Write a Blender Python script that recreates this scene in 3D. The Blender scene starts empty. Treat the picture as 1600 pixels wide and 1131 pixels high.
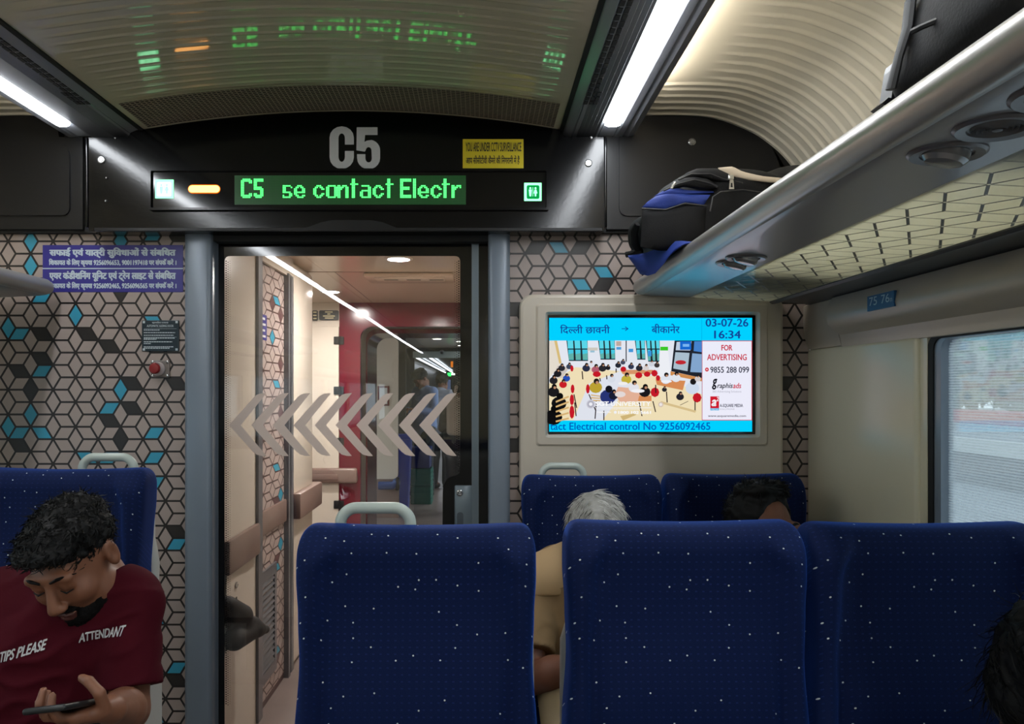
import bpy, bmesh, math, random
import numpy as np
from mathutils import Vector, Matrix, noise
from mathutils.bvhtree import BVHTree

random.seed(7)
rng = np.random.default_rng(7)
SC = bpy.context.scene
COL = SC.collection

# ------------------------------------------------------------------ camera, sky, exposure
H, F, CX, CY = 1.41, 1200.0, 750.0, 610.0          # eye height, focal length and vanishing point in pixels of 1600x1131
cam = bpy.data.cameras.new('camera')
cam.sensor_fit = 'HORIZONTAL'; cam.sensor_width = 36.0; cam.lens = F * 36 / 1600
cam.shift_x = (800 - CX) / 1600; cam.shift_y = (CY - 565.5) / 1600
cam.clip_start = 0.05; cam.clip_end = 300
camo = bpy.data.objects.new('camera', cam); COL.objects.link(camo)
camo.location = (0, 0, H); camo.rotation_euler = (math.pi / 2, 0, 0)
SC.camera = camo
SC.view_settings.view_transform = 'Standard'; SC.view_settings.look = 'None'
SC.view_settings.gamma = 1; SC.view_settings.use_curve_mapping = False
SC.view_settings.exposure = 0.0
world = bpy.data.worlds.new('sky'); SC.world = world; world.use_nodes = True
wn = world.node_tree.nodes['Background']
wn.inputs[0].default_value = (0.74, 0.86, 0.90, 1); wn.inputs[1].default_value = 2.5
cy = SC.cycles
cy.max_bounces = 7; cy.diffuse_bounces = 4; cy.glossy_bounces = 3; cy.transmission_bounces = 5; cy.transparent_max_bounces = 12
cy.sample_clamp_indirect = 4.0; cy.caustics_reflective = False; cy.caustics_refractive = False; cy.blur_glossy = 0.5
STRIP = 32.0        # emission of the ceiling light strips
COVE = 70.0          # emission of the light strips hidden behind the lips
DOWN = 950.0         # emission of the vestibule downlights

def P(px, py, D):
    return Vector(((px - CX) * D / F, D, H + (CY - py) * D / F))

# ------------------------------------------------------------------ materials
def lin(c):
    return tuple(((v / 255) / 12.92 if v / 255 <= 0.04045 else ((v / 255 + 0.055) / 1.055) ** 2.4) for v in c)
MATS = {}
def mat(name, col, rough=0.5, metal=0.0, spec=0.5, bump=0.0, bscale=60.0, vary=0.0, vscale=8.0, coat=0.0, sheen=0.0,
        emit=None, estr=0.0, stretch=None, sheencol=None):
    if name in MATS: return MATS[name]
    m = bpy.data.materials.new(name); m.use_nodes = True
    nt = m.node_tree; b = nt.nodes['Principled BSDF']
    rgb = lin(col) + (1,)
    b.inputs['Base Color'].default_value = rgb
    b.inputs['Roughness'].default_value = rough; b.inputs['Metallic'].default_value = metal
    b.inputs['Specular IOR Level'].default_value = spec
    if coat: b.inputs['Coat Weight'].default_value = coat; b.inputs['Coat Roughness'].default_value = 0.12
    if sheen:
        b.inputs['Sheen Weight'].default_value = sheen; b.inputs['Sheen Roughness'].default_value = 0.4
        if sheencol: b.inputs['Sheen Tint'].default_value = lin(sheencol) + (1,)
    if emit:
        b.inputs['Emission Color'].default_value = lin(emit) + (1,); b.inputs['Emission Strength'].default_value = estr
    if bump or vary:
        tc = nt.nodes.new('ShaderNodeTexCoord'); mp = nt.nodes.new('ShaderNodeMapping')
        nt.links.new(tc.outputs['Object'], mp.inputs[0])
        if stretch: mp.inputs['Scale'].default_value = stretch
    if bump:
        n = nt.nodes.new('ShaderNodeTexNoise'); n.inputs['Scale'].default_value = bscale; n.inputs['Detail'].default_value = 3
        bp = nt.nodes.new('ShaderNodeBump'); bp.inputs['Strength'].default_value = bump; bp.inputs['Distance'].default_value = 0.002
        nt.links.new(mp.outputs[0], n.inputs['Vector']); nt.links.new(n.outputs[0], bp.inputs['Height'])
        nt.links.new(bp.outputs[0], b.inputs['Normal'])
    if vary:
        n2 = nt.nodes.new('ShaderNodeTexNoise'); n2.inputs['Scale'].default_value = vscale; n2.inputs['Detail'].default_value = 4
        nt.links.new(mp.outputs[0], n2.inputs['Vector'])
        mx = nt.nodes.new('ShaderNodeMix'); mx.data_type = 'RGBA'
        mx.inputs[6].default_value = tuple(max(0, v * (1 - vary)) for v in rgb[:3]) + (1,)
        mx.inputs[7].default_value = tuple(min(1, v * (1 + vary)) for v in rgb[:3]) + (1,)
        nt.links.new(n2.outputs[0], mx.inputs[0]); nt.links.new(mx.outputs[2], b.inputs['Base Color'])
    MATS[name] = m
    return m
def glow(name, col, strength):
    if name in MATS: return MATS[name]
    m = bpy.data.materials.new(name); m.use_nodes = True; nt = m.node_tree
    nt.nodes.remove(nt.nodes['Principled BSDF'])
    e = nt.nodes.new('ShaderNodeEmission'); e.inputs[0].default_value = lin(col) + (1,); e.inputs[1].default_value = strength
    nt.links.new(e.outputs[0], nt.nodes['Material Output'].inputs[0])
    MATS[name] = m
    return m
def glass_mat(name, tint, film=0.0, filmcol=(200, 210, 215), refl=1.0, weave=0.0, bumpy=0.0):
    m = bpy.data.materials.new(name); m.use_nodes = True; nt = m.node_tree
    nt.nodes.remove(nt.nodes['Principled BSDF'])
    tr = nt.nodes.new('ShaderNodeBsdfTransparent'); tr.inputs[0].default_value = lin(tint) + (1,)
    gl = nt.nodes.new('ShaderNodeBsdfGlossy'); gl.inputs['Roughness'].default_value = 0.0
    fr = nt.nodes.new('ShaderNodeFresnel'); fr.inputs[0].default_value = 1.45
    mul = nt.nodes.new('ShaderNodeMath'); mul.operation = 'MULTIPLY'; mul.inputs[1].default_value = refl
    nt.links.new(fr.outputs[0], mul.inputs[0])
    mx = nt.nodes.new('ShaderNodeMixShader'); nt.links.new(mul.outputs[0], mx.inputs[0])
    last = tr
    if film:
        tl = nt.nodes.new('ShaderNodeBsdfTranslucent'); tl.inputs[0].default_value = lin(filmcol) + (1,)
        mf = nt.nodes.new('ShaderNodeMixShader'); mf.inputs[0].default_value = film
        nt.links.new(tr.outputs[0], mf.inputs[1]); nt.links.new(tl.outputs[0], mf.inputs[2])
        last = mf
        if weave:
            tc = nt.nodes.new('ShaderNodeTexCoord')
            w = nt.nodes.new('ShaderNodeTexWave'); w.bands_direction = 'Z'; w.inputs['Scale'].default_value = 46
            w.inputs['Distortion'].default_value = 1.2; w.inputs['Detail'].default_value = 2; w.inputs['Detail Scale'].default_value = 4
            ad = nt.nodes.new('ShaderNodeMath'); ad.operation = 'MULTIPLY'
            mr = nt.nodes.new('ShaderNodeMapRange'); mr.inputs[3].default_value = film - weave; mr.inputs[4].default_value = film + weave
            mr.inputs[2].default_value = 1.0
            nt.links.new(tc.outputs['Object'], w.inputs[0])
            nt.links.new(w.outputs[1], ad.inputs[0]); ad.inputs[1].default_value = 1.0
            nt.links.new(ad.outputs[0], mr.inputs[0]); nt.links.new(mr.outputs[0], mf.inputs[0])
    nt.links.new(last.outputs[0], mx.inputs[1]); nt.links.new(gl.outputs[0], mx.inputs[2])
    if bumpy:
        tc2 = nt.nodes.new('ShaderNodeTexCoord')
        nn = nt.nodes.new('ShaderNodeTexNoise'); nn.inputs['Scale'].default_value = 5.0; nn.inputs['Detail'].default_value = 0
        bb = nt.nodes.new('ShaderNodeBump'); bb.inputs['Strength'].default_value = bumpy; bb.inputs['Distance'].default_value = 0.01
        nt.links.new(tc2.outputs['Object'], nn.inputs['Vector']); nt.links.new(nn.outputs[0], bb.inputs['Height']); nt.links.new(bb.outputs[0], gl.inputs['Normal'])
    nt.links.new(mx.outputs[0], nt.nodes['Material Output'].inputs[0])
    MATS[name] = m
    return m

# ------------------------------------------------------------------ mesh builder
OFF = {}
class MB:
    def __init__(s): s.v = []; s.f = []; s.m = []
    def add(s, vs, fs, mi=0):
        o = len(s.v); s.v += [tuple(p) for p in vs]
        s.f += [tuple(i + o for i in f) for f in fs]; s.m += [mi] * len(fs)
        return s
    def poly(s, pts, mi=0): return s.add(pts, [tuple(range(len(pts)))], mi)
    def box(s, x0, x1, y0, y1, z0, z1, mi=0):
        vs = [(x, y, z) for x in (x0, x1) for y in (y0, y1) for z in (z0, z1)]
        return s.add(vs, [(0, 1, 3, 2), (4, 6, 7, 5), (0, 4, 5, 1), (2, 3, 7, 6), (0, 2, 6, 4), (1, 5, 7, 3)], mi)
    def rbox(s, x0, x1, y0, y1, z0, z1, r=0.01, seg=2, mi=0, M=None):
        bm = bmesh.new(); bmesh.ops.create_cube(bm, size=1)
        c = Vector(((x0 + x1) / 2, (y0 + y1) / 2, (z0 + z1) / 2)); d = (abs(x1 - x0), abs(y1 - y0), abs(z1 - z0))
        for v in bm.verts: v.co = Vector((v.co.x * d[0], v.co.y * d[1], v.co.z * d[2]))
        bmesh.ops.bevel(bm, geom=list(bm.edges), offset=min(r, min(d) * 0.49), segments=seg, profile=0.5, affect='EDGES')
        vs = [(M @ v.co if M else v.co + c) for v in bm.verts]
        bm.verts.index_update(); fs = [[v.index for v in f.verts] for f in bm.faces]; bm.free()
        return s.add(vs, fs, mi)
    def prism(s, poly, axis, a, b, mi=0, caps=True):
        def q(p, t): return {'x': (t, p[0], p[1]), 'y': (p[0], t, p[1]), 'z': (p[0], p[1], t)}[axis]
        n = len(poly); vs = [q(p, a) for p in poly] + [q(p, b) for p in poly]
        fs = [(i, (i + 1) % n, (i + 1) % n + n, i + n) for i in range(n)]
        if caps: fs += [tuple(range(n)), tuple(range(2 * n - 1, n - 1, -1))]
        return s.add(vs, fs, mi)
    def ring(s, outer, inner, axis, a, b, mi=0):
        def q(p, t): return {'x': (t, p[0], p[1]), 'y': (p[0], t, p[1]), 'z': (p[0], p[1], t)}[axis]
        n = len(outer)
        vs = [q(p, a) for p in outer] + [q(p, a) for p in inner] + [q(p, b) for p in outer] + [q(p, b) for p in inner]
        fs = []
        for i in range(n):
            j = (i + 1) % n
            fs += [(i, j, n + j, n + i), (2 * n + i, 3 * n + i, 3 * n + j, 2 * n + j), (i, 2 * n + i, 2 * n + j, j), (n + i, n + j, 3 * n + j, 3 * n + i)]
        return s.add(vs, fs, mi)
    def strip(s, prof, axis, a, b, mi=0):            # an open profile swept along an axis
        def q(p, t): return {'x': (t, p[0], p[1]), 'y': (p[0], t, p[1]), 'z': (p[0], p[1], t)}[axis]
        n = len(prof); vs = [q(p, a) for p in prof] + [q(p, b) for p in prof]
        return s.add(vs, [(i, i + 1, i + 1 + n, i + n) for i in range(n - 1)], mi)
    def tube(s, path, r, n=8, mi=0, cap=True, flat=1.0):
        path = [Vector(p) for p in path]; k = len(path)
        rr = r if isinstance(r, (list, tuple)) else [r] * k
        vs = []; up = None
        for i, p in enumerate(path):
            t = (path[min(i + 1, k - 1)] - path[max(i - 1, 0)]).normalized()
            if up is None: up = Vector((0, 0, 1)) if abs(t.z) < 0.9 else Vector((1, 0, 0))
            a = t.cross(up).normalized(); b = a.cross(t).normalized(); up = b
            for j in range(n):
                an = 2 * math.pi * j / n
                vs.append(p + a * (math.cos(an) * rr[i]) + b * (math.sin(an) * rr[i] * flat))
        fs = [(i * n + j, i * n + (j + 1) % n, (i + 1) * n + (j + 1) % n, (i + 1) * n + j) for i in range(k - 1) for j in range(n)]
        if cap: fs += [tuple(range(n)), tuple((k - 1) * n + j for j in range(n))]
        return s.add(vs, fs, mi)
    def lathe(s, prof, o, d, n=24, mi=0, sx=1.0):
        d = Vector(d).normalized(); up = Vector((0, 0, 1)) if abs(d.z) < 0.9 else Vector((0, 1, 0))
        a = up.cross(d).normalized(); b = d.cross(a); o = Vector(o); vs = []
        for (r, h) in prof:
            for j in range(n):
                an = 2 * math.pi * j / n
                vs.append(o + d * h + a * (r * sx * math.cos(an)) + b * (r * math.sin(an)))
        k = len(prof)
        fs = [(i * n + j, i * n + (j + 1) % n, (i + 1) * n + (j + 1) % n, (i + 1) * n + j) for i in range(k - 1) for j in range(n)]
        fs += [tuple(range(n)), tuple((k - 1) * n + j for j in range(n))]
        return s.add(vs, fs, mi)
    def grid(s, fn, nu, nv, mi=0, closeu=False):
        vs = [fn(i / (nu if closeu else nu - 1), j / (nv - 1)) for j in range(nv) for i in range(nu)]
        fs = []
        for j in range(nv - 1):
            for i in range(nu if closeu else nu - 1):
                i2 = (i + 1) % nu
                fs.append((j * nu + i, j * nu + i2, (j + 1) * nu + i2, (j + 1) * nu + i))
        return s.add(vs, fs, mi)
    def build(s, name, mats, parent=None, smooth=False, origin=None, recalc=True, sharp=35):
        if not isinstance(mats, (list, tuple)): mats = [mats]
        arr = np.array(s.v, dtype=float)
        if parent is not None: org = Vector(OFF[parent.name])
        elif origin is not None: org = Vector(origin)
        else:
            lo, hi = arr.min(0), arr.max(0); org = Vector(((lo[0] + hi[0]) / 2, (lo[1] + hi[1]) / 2, lo[2]))
        me = bpy.data.meshes.new(name)
        me.from_pydata([tuple(p) for p in (arr - np.array(org))], [], s.f)
        for m in mats: me.materials.append(m)
        if len(mats) > 1: me.polygons.foreach_set('material_index', s.m)
        if recalc:
            bm = bmesh.new(); bm.from_mesh(me); bmesh.ops.recalc_face_normals(bm, faces=bm.faces); bm.to_mesh(me); bm.free()
        if smooth:
            me.shade_smooth(); me.set_sharp_from_angle(angle=math.radians(sharp))
        me.update()
        o = bpy.data.objects.new(name, me); COL.objects.link(o)
        if parent is not None: o.parent = parent
        else: o.location = org
        OFF[o.name] = tuple(org)
        return o

def tag(o, label, cat, group=None, kind=None):
    o['label'] = label; o['category'] = cat
    if group: o['group'] = group
    if kind: o['kind'] = kind
    return o
def struct(o): o['kind'] = 'structure'; return o
def thing(name, label, cat, loc, group=None):
    o = bpy.data.objects.new(name, None); o.empty_display_size = 0.05; COL.objects.link(o); o.location = loc
    OFF[o.name] = tuple(loc)
    return tag(o, label, cat, group)
def rrect(x0, x1, z0, z1, r, n=5):
    pts = []
    for (cx, cz, a0) in ((x1 - r, z1 - r, 0), (x0 + r, z1 - r, 90), (x0 + r, z0 + r, 180), (x1 - r, z0 + r, 270)):
        for i in range(n + 1):
            a = math.radians(a0 + 90 * i / n); pts.append((cx + r * math.cos(a), cz + r * math.sin(a)))
    return pts
def pxrect(x0, y0, x1, y1, D):           # photo rectangle at depth D -> x0, x1, z0, z1
    a, b = P(x0, y1, D), P(x1, y0, D)
    return a.x, b.x, a.z, b.z
def smooth01(a, b, x):
    t = min(1, max(0, (x - a) / (b - a))); return t * t * (3 - 2 * t)

# ------------------------------------------------------------------ text as flat mesh
def text_raw(s, shear=0.0):
    c = bpy.data.curves.new('lettering', 'FONT'); c.body = s; c.size = 1; c.resolution_u = 3; c.shear = shear
    o = bpy.data.objects.new('lettering', c); COL.objects.link(o)
    dg = bpy.context.evaluated_depsgraph_get(); dg.update()
    me = bpy.data.meshes.new_from_object(o.evaluated_get(dg))
    vs = [(v.co.x, v.co.y) for v in me.vertices]; fs = [tuple(p.vertices) for p in me.polygons]
    bpy.data.objects.remove(o); bpy.data.curves.remove(c); bpy.data.meshes.remove(me)
    return vs, fs
def clip_right(vs, fs, x):
    nv, nf = [], []
    for f in fs:
        poly = [vs[i] for i in f]; out = []
        for i in range(len(poly)):
            a, b = poly[i], poly[(i + 1) % len(poly)]
            if a[0] <= x: out.append(a)
            if (a[0] <= x) != (b[0] <= x):
                t = (x - a[0]) / (b[0] - a[0]); out.append((x, a[1] + t * (b[1] - a[1])))
        if len(out) >= 3:
            nf.append(tuple(range(len(nv), len(nv) + len(out)))); nv += out
    return nv, nf
def text2d(s, bold=0.0, shear=0.0):
    """s: text, or a list of pieces (text, keep) where keep < 1 cuts a glyph to its half form"""
    pieces = [(s, 1)] if isinstance(s, str) else s
    V, FF, x = [], [], 0.0
    for t, keep in pieces:
        if t == ' ': x += 0.28; continue
        vs, fs = text_raw(t, shear)
        if not vs: continue
        lo = min(p[0] for p in vs); hi = max(p[0] for p in vs)
        if keep < 1:
            hi = lo + (hi - lo) * keep; vs, fs = clip_right(vs, fs, hi)
        o = len(V); V += [(p[0] - lo + x, p[1]) for p in vs]; FF += [tuple(i + o for i in f) for f in fs]
        x += hi - lo + (0.0 if len(pieces) > 1 else 0.0)
    if bold:
        n = len(V); base = list(V); bf = list(FF)
        for dx, dy in ((bold, 0), (bold / 2, bold / 3), (bold / 2, -bold / 3)):
            o = len(V); V += [(p[0] + dx, p[1] + dy, .00012 * len(V) / len(base)) for p in base]; FF += [tuple(i + o for i in f) for f in bf]
    return V, FF
def put_text(mb, s, x0, z0, x1, z1, y, mi=0, bold=0.0, shear=0.0, fn=None):
    """fits text into a rectangle of a plane facing the aisle (x right, z up), at depth y; fn maps (x, z, y) elsewhere"""
    vs, fs = text2d(s, bold, shear)
    ax = min(p[0] for p in vs); bx = max(p[0] for p in vs); az = min(p[1] for p in vs); bz = max(p[1] for p in vs)
    out = []
    for p in vs:
        X = x0 + (p[0] - ax) / (bx - ax) * (x1 - x0); Z = z0 + (p[1] - az) / (bz - az) * (z1 - z0)
        out.append(fn(X, Z, y) if fn else (X, y - (p[2] if len(p) > 2 else 0), Z))
    mb.add(out, fs, mi)

# ------------------------------------------------------------------ the cube pattern of the panels
def cube_tiles(mb, u0, u1, v0, v1, ou, ov, ax, ay, gap, fn, mi_line, mi_tile, specials=(), lift=0.0006, h=0.5):
    """tumbling-block rhombi clipped to a rectangle; fn(u, v, d) maps to space, specials = [(u, v, material index)]"""
    if mi_line is not None: mb.poly([fn(u0, v0, 0), fn(u1, v0, 0), fn(u1, v1, 0), fn(u0, v1, 0)], mi_line)
    s3 = math.sqrt(3) / 2
    E = [(ax * math.cos(math.radians(60 * k)), ay * 2 / math.sqrt(3) * math.sin(math.radians(60 * k)) * s3) for k in range(7)]
    # edge vectors stretched to the measured lattice
    E = [(ax * math.cos(math.radians(60 * k)), ay * math.sin(math.radians(60 * k))) for k in range(7)]
    rowh = 2 * ay * s3
    rh = []
    i0 = int((u0 - ou) / (1.5 * ax)) - 3; i1 = int((u1 - ou) / (1.5 * ax)) + 3
    j0 = int((v0 - ov) / rowh) - 3; j1 = int((v1 - ov) / rowh) + 3
    for i in range(i0, i1 + 1):
        for j in range(j0, j1 + 1):
            pu = ou + i * 1.5 * ax; pv = ov + (j + (0.5 if i % 2 else 0)) * rowh
            for k in range(3):
                a = (pu, pv); b = (pu + E[k][0], pv + E[k][1]); c = (b[0] + E[k + 1][0], b[1] + E[k + 1][1]); d = (pu + E[k + 1][0], pv + E[k + 1][1])
                rh.append(([a, b, c, d], ((a[0] + c[0]) / 2, (a[1] + c[1]) / 2)))
    mi = {}
    for (su, sv, m) in specials:
        best = min(range(len(rh)), key=lambda q: (rh[q][1][0] - su) ** 2 + (rh[q][1][1] - sv) ** 2)
        mi[best] = m
    for q, (poly, cen) in enumerate(rh):
        inn = []
        n = 4
        for t in range(n):                                  # inset each side by gap/2
            p, a, b = Vector(poly[t]), Vector(poly[t - 1]), Vector(poly[(t + 1) % n])
            e1 = (p - a).normalized(); e2 = (b - p).normalized(); n1 = Vector((-e1.y, e1.x)); n2 = Vector((-e2.y, e2.x))
            bis = (n1 + n2); L = bis.length; bis /= L
            inn.append(p + bis * (gap / 2) / max(0.2, bis.dot(n1)))
        out = [tuple(p) for p in inn]
        for axis, lim, sgn in ((0, u0, 1), (0, u1, -1), (1, v0, 1), (1, v1, -1)):
            res = []
            for t in range(len(out)):
                a, b = out[t], out[(t + 1) % len(out)]
                ia, ib = sgn * (a[axis] - lim) >= 0, sgn * (b[axis] - lim) >= 0
                if ia: res.append(a)
                if ia != ib:
                    w = (lim - a[axis]) / (b[axis] - a[axis]); res.append((a[0] + w * (b[0] - a[0]), a[1] + w * (b[1] - a[1])))
            out = res
            if len(out) < 3: break
        if len(out) >= 3:
            area = abs(sum(out[t][0] * out[(t + 1) % len(out)][1] - out[(t + 1) % len(out)][0] * out[t][1] for t in range(len(out)))) / 2
            if area > 1e-6: mb.poly([fn(a, b, lift) for a, b in out], mi.get(q, mi_tile))

# ------------------------------------------------------------------ blended volumes for bodies, bags, cushions
class SD:
    def __init__(s, lo, hi, h):
        s.lo = np.array(lo, float); s.h = h
        s.n = np.ceil((np.array(hi) - s.lo) / h).astype(int) + 1
        s.d = np.full(s.n, 1.0, np.float32)
        s.M = None
    def win(s, lo, hi, mg):
        if s.M is not None:
            cs = [s.M @ Vector((x, y, z)) for x in (lo[0], hi[0]) for y in (lo[1], hi[1]) for z in (lo[2], hi[2])]
            lo = [min(c[i] for c in cs) for i in range(3)]; hi = [max(c[i] for c in cs) for i in range(3)]
        i0 = np.clip(np.floor((np.array(lo) - mg - s.lo) / s.h).astype(int), 0, s.n)
        i1 = np.clip(np.ceil((np.array(hi) + mg - s.lo) / s.h).astype(int) + 1, 0, s.n)
        if np.any(i1 <= i0): return None
        sl = tuple(slice(a, b) for a, b in zip(i0, i1))
        X, Y, Z = np.meshgrid(*[s.lo[k] + s.h * np.arange(i0[k], i1[k]) for k in range(3)], indexing='ij')
        if s.M is not None:
            A = np.array(s.M.inverted())
            X, Y, Z = (A[r, 0] * X + A[r, 1] * Y + A[r, 2] * Z + A[r, 3] for r in range(3))
        return sl, X, Y, Z
    def comb(s, sl, e, k, op):
        a = s.d[sl]
        if op == 'sub': e = -e
        if op in ('sub', 'and'):
            t = np.clip(0.5 - 0.5 * (a - e) / k, 0, 1); r = a * (1 - t) + e * t + k * t * (1 - t)
        else:
            t = np.clip(0.5 + 0.5 * (e - a) / k, 0, 1); r = e * (1 - t) + a * t - k * t * (1 - t)
        s.d[sl] = r
    def ell(s, c, r, k=0.01, op='add', pad=0.02):
        w = s.win([c[i] - r[i] for i in range(3)], [c[i] + r[i] for i in range(3)], k + pad)
        if w is None: return
        sl, X, Y, Z = w
        x, y, z = X - c[0], Y - c[1], Z - c[2]
        k0 = np.sqrt((x / r[0]) ** 2 + (y / r[1]) ** 2 + (z / r[2]) ** 2)
        k1 = np.sqrt((x / r[0] ** 2) ** 2 + (y / r[1] ** 2) ** 2 + (z / r[2] ** 2) ** 2) + 1e-9
        s.comb(sl, k0 * (k0 - 1) / k1, k, op)
    def cap(s, a, b, ra, rb=None, k=0.01, op='add', sq=None, flat=False, pad=0.02):
        rb = ra if rb is None else rb
        a, b = np.array(a, float), np.array(b, float); R = max(ra, rb)
        w = s.win(np.minimum(a, b) - R, np.maximum(a, b) + R, k + pad)
        if w is None: return
        sl, X, Y, Z = w
        ab = b - a; L2 = ab @ ab; L = math.sqrt(L2)
        x, y, z = X - a[0], Y - a[1], Z - a[2]
        tr = (x * ab[0] + y * ab[1] + z * ab[2]) / L2
        t = np.clip(tr, 0, 1)
        q = np.sqrt((x - t * ab[0]) ** 2 + (y - t * ab[1]) ** 2 + (z - t * ab[2]) ** 2)
        if flat:
            qq = np.sqrt((x - tr * ab[0]) ** 2 + (y - tr * ab[1]) ** 2 + (z - tr * ab[2]) ** 2)
            e = np.maximum(qq - (ra + (rb - ra) * t), np.maximum(-tr, tr - 1) * L)
        else: e = q - (ra + (rb - ra) * t)
        s.comb(sl, e, k, op)
    def box(s, c, hf, r=0.01, k=0.01, op='add', pad=0.02):
        w = s.win([c[i] - hf[i] for i in range(3)], [c[i] + hf[i] for i in range(3)], k + pad)
        if w is None: return
        sl, X, Y, Z = w
        q = [np.abs(v - c[i]) - (hf[i] - r) for i, v in enumerate((X, Y, Z))]
        e = np.sqrt(sum(np.maximum(v, 0) ** 2 for v in q)) + np.minimum(np.maximum(np.maximum(q[0], q[1]), q[2]), 0) - r
        s.comb(sl, e, k, op)
    def half(s, p, n, k=0.004):                     # keeps the side the normal points away from
        n = np.array(Vector(n).normalized()); sl = tuple(slice(0, m) for m in s.n)
        X, Y, Z = np.meshgrid(*[s.lo[i] + s.h * np.arange(s.n[i]) for i in range(3)], indexing='ij')
        s.comb(sl, ((X - p[0]) * n[0] + (Y - p[1]) * n[1] + (Z - p[2]) * n[2]).astype(np.float32), k, 'and')
    def nets(s):
        d = s.d.copy(); d[0] = d[-1] = 1; d[:, 0] = d[:, -1] = 1; d[:, :, 0] = d[:, :, -1] = 1
        g = d < 0; nx, ny, nz = d.shape
        cn = np.zeros((nx - 1, ny - 1, nz - 1), np.int8)
        for i in (0, 1):
            for j in (0, 1):
                for k in (0, 1): cn += g[i:nx - 1 + i, j:ny - 1 + j, k:nz - 1 + k]
        act = (cn > 0) & (cn < 8); ii = np.argwhere(act)
        idx = np.full(act.shape, -1, np.int64); idx[act] = np.arange(len(ii))
        pos = np.zeros((len(ii), 3)); num = np.zeros((len(ii), 1))
        for ax in range(3):
            for o1 in (0, 1):
                for o2 in (0, 1):
                    c0 = [0, 0, 0]; oth = [q for q in range(3) if q != ax]; c0[oth[0]] = o1; c0[oth[1]] = o2
                    c1 = list(c0); c1[ax] = 1
                    v0 = d[tuple((ii + c0).T)]; v1 = d[tuple((ii + c1).T)]; m = (v0 < 0) != (v1 < 0)
                    t = np.where(m, v0 / np.where(m, v0 - v1, 1), 0)
                    p = np.array(c0)[None] + np.array([1.0 if q == ax else 0.0 for q in range(3)])[None] * t[:, None]
                    pos += p * m[:, None]; num += m[:, None]
        V = s.lo + s.h * (ii + pos / np.maximum(num, 1))
        Fs = []
        for ax in range(3):
            oth = [q for q in range(3) if q != ax]
            lo_ = [slice(None)] * 3; hi_ = [slice(None)] * 3; lo_[ax] = slice(0, -1); hi_[ax] = slice(1, None)
            ch = g[tuple(lo_)] != g[tuple(hi_)]; e = np.argwhere(ch)
            e = e[(e[:, oth[0]] > 0) & (e[:, oth[1]] > 0)]
            ok = (e[:, oth[0]] < idx.shape[oth[0]]) & (e[:, oth[1]] < idx.shape[oth[1]]); e = e[ok]
            st = g[tuple(e.T)]
            qs = []
            for da, db in ((1, 1), (0, 1), (0, 0), (1, 0)):
                c = e.copy(); c[:, oth[0]] -= da; c[:, oth[1]] -= db; qs.append(idx[tuple(c.T)])
            Q = np.stack(qs, 1)
            flip = st if ax != 1 else ~st
            Q = np.where(flip[:, None], Q, Q[:, ::-1]); Fs.append(Q)
        return V, np.concatenate(Fs)
    def build(s, name, mats, parent=None, disp=None, pick=None, origin=None):
        V, Q = s.nets()
        if disp is not None: V = disp(V)
        mb = MB(); mb.v = V.tolist(); mb.f = [tuple(int(i) for i in q) for q in Q]; mb.m = [0] * len(mb.f)
        if pick is not None:
            cen = V[Q].mean(1); mb.m = [int(x) for x in pick(cen)]
        o = mb.build(name, mats, parent, origin=origin, recalc=False)
        o.data.shade_smooth()
        return o
# ------------------------------------------------------------------ material palette
m_floor = mat('grey vinyl floor', (122, 112, 108), 0.35, bump=0.1, bscale=200, vary=0.25, vscale=6)
m_ceil = mat('cream ceiling panel', (212, 203, 178), 0.06, spec=0.8, vary=0.04)
m_vault = mat('ivory vault panel', (212, 205, 188), 0.32, vary=0.04)
m_alu = mat('brushed light housing', (150, 152, 158), 0.33, metal=0.35, bump=0.05, bscale=300, stretch=(1, 0.02, 1))
m_black = mat('black fascia plastic', (8, 8, 9), 0.15, spec=0.34, bump=0.06, bscale=90, vary=0.2)
m_blackp = mat('black access panel', (15, 15, 17), 0.4, spec=0.35)
m_gap = mat('dark gap', (9, 9, 10), 0.7)
m_col = mat('blue grey column', (122, 133, 146), 0.3, metal=0.1, vary=0.05)
m_line = mat('pattern line', (30, 25, 24), 0.35)
m_tile = mat('taupe pattern', (166, 151, 144), 0.33, vary=0.05)
m_blue = mat('blue pattern', (54, 152, 182), 0.33, vary=0.08)
m_dark = mat('dark pattern', (42, 38, 37), 0.33)
m_tilep = mat('pale pattern', (182, 166, 160), 0.3)
m_linep = mat('maroon pattern line', (70, 45, 45), 0.35)
m_darkp = mat('maroon pattern', (92, 62, 64), 0.3)
m_cream = mat('cream wall panel', (208, 202, 178), 0.25, vary=0.03)
m_upper = mat('taupe upper wall', (172, 162, 148), 0.33, vary=0.04)
m_screw = mat('screw steel', (190, 190, 190), 0.25, metal=0.9)
m_grey = mat('satin grey rack', (150, 147, 146), 0.32, metal=0.25, coat=0.3)
m_bar = mat('rack rail aluminium', (178, 174, 168), 0.3, metal=0.55)
m_white = mat('white lettering', (205, 205, 205), 0.5)
m_grid = mat('vent mesh', (160, 148, 130), 0.5)
m_gride = mat('vent hollow', (26, 23, 20), 0.8)
YW = 2.75          # end wall
XR, XL = 1.17, -2.12
YB = -13.0         # far end of the coach behind the viewer

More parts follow.
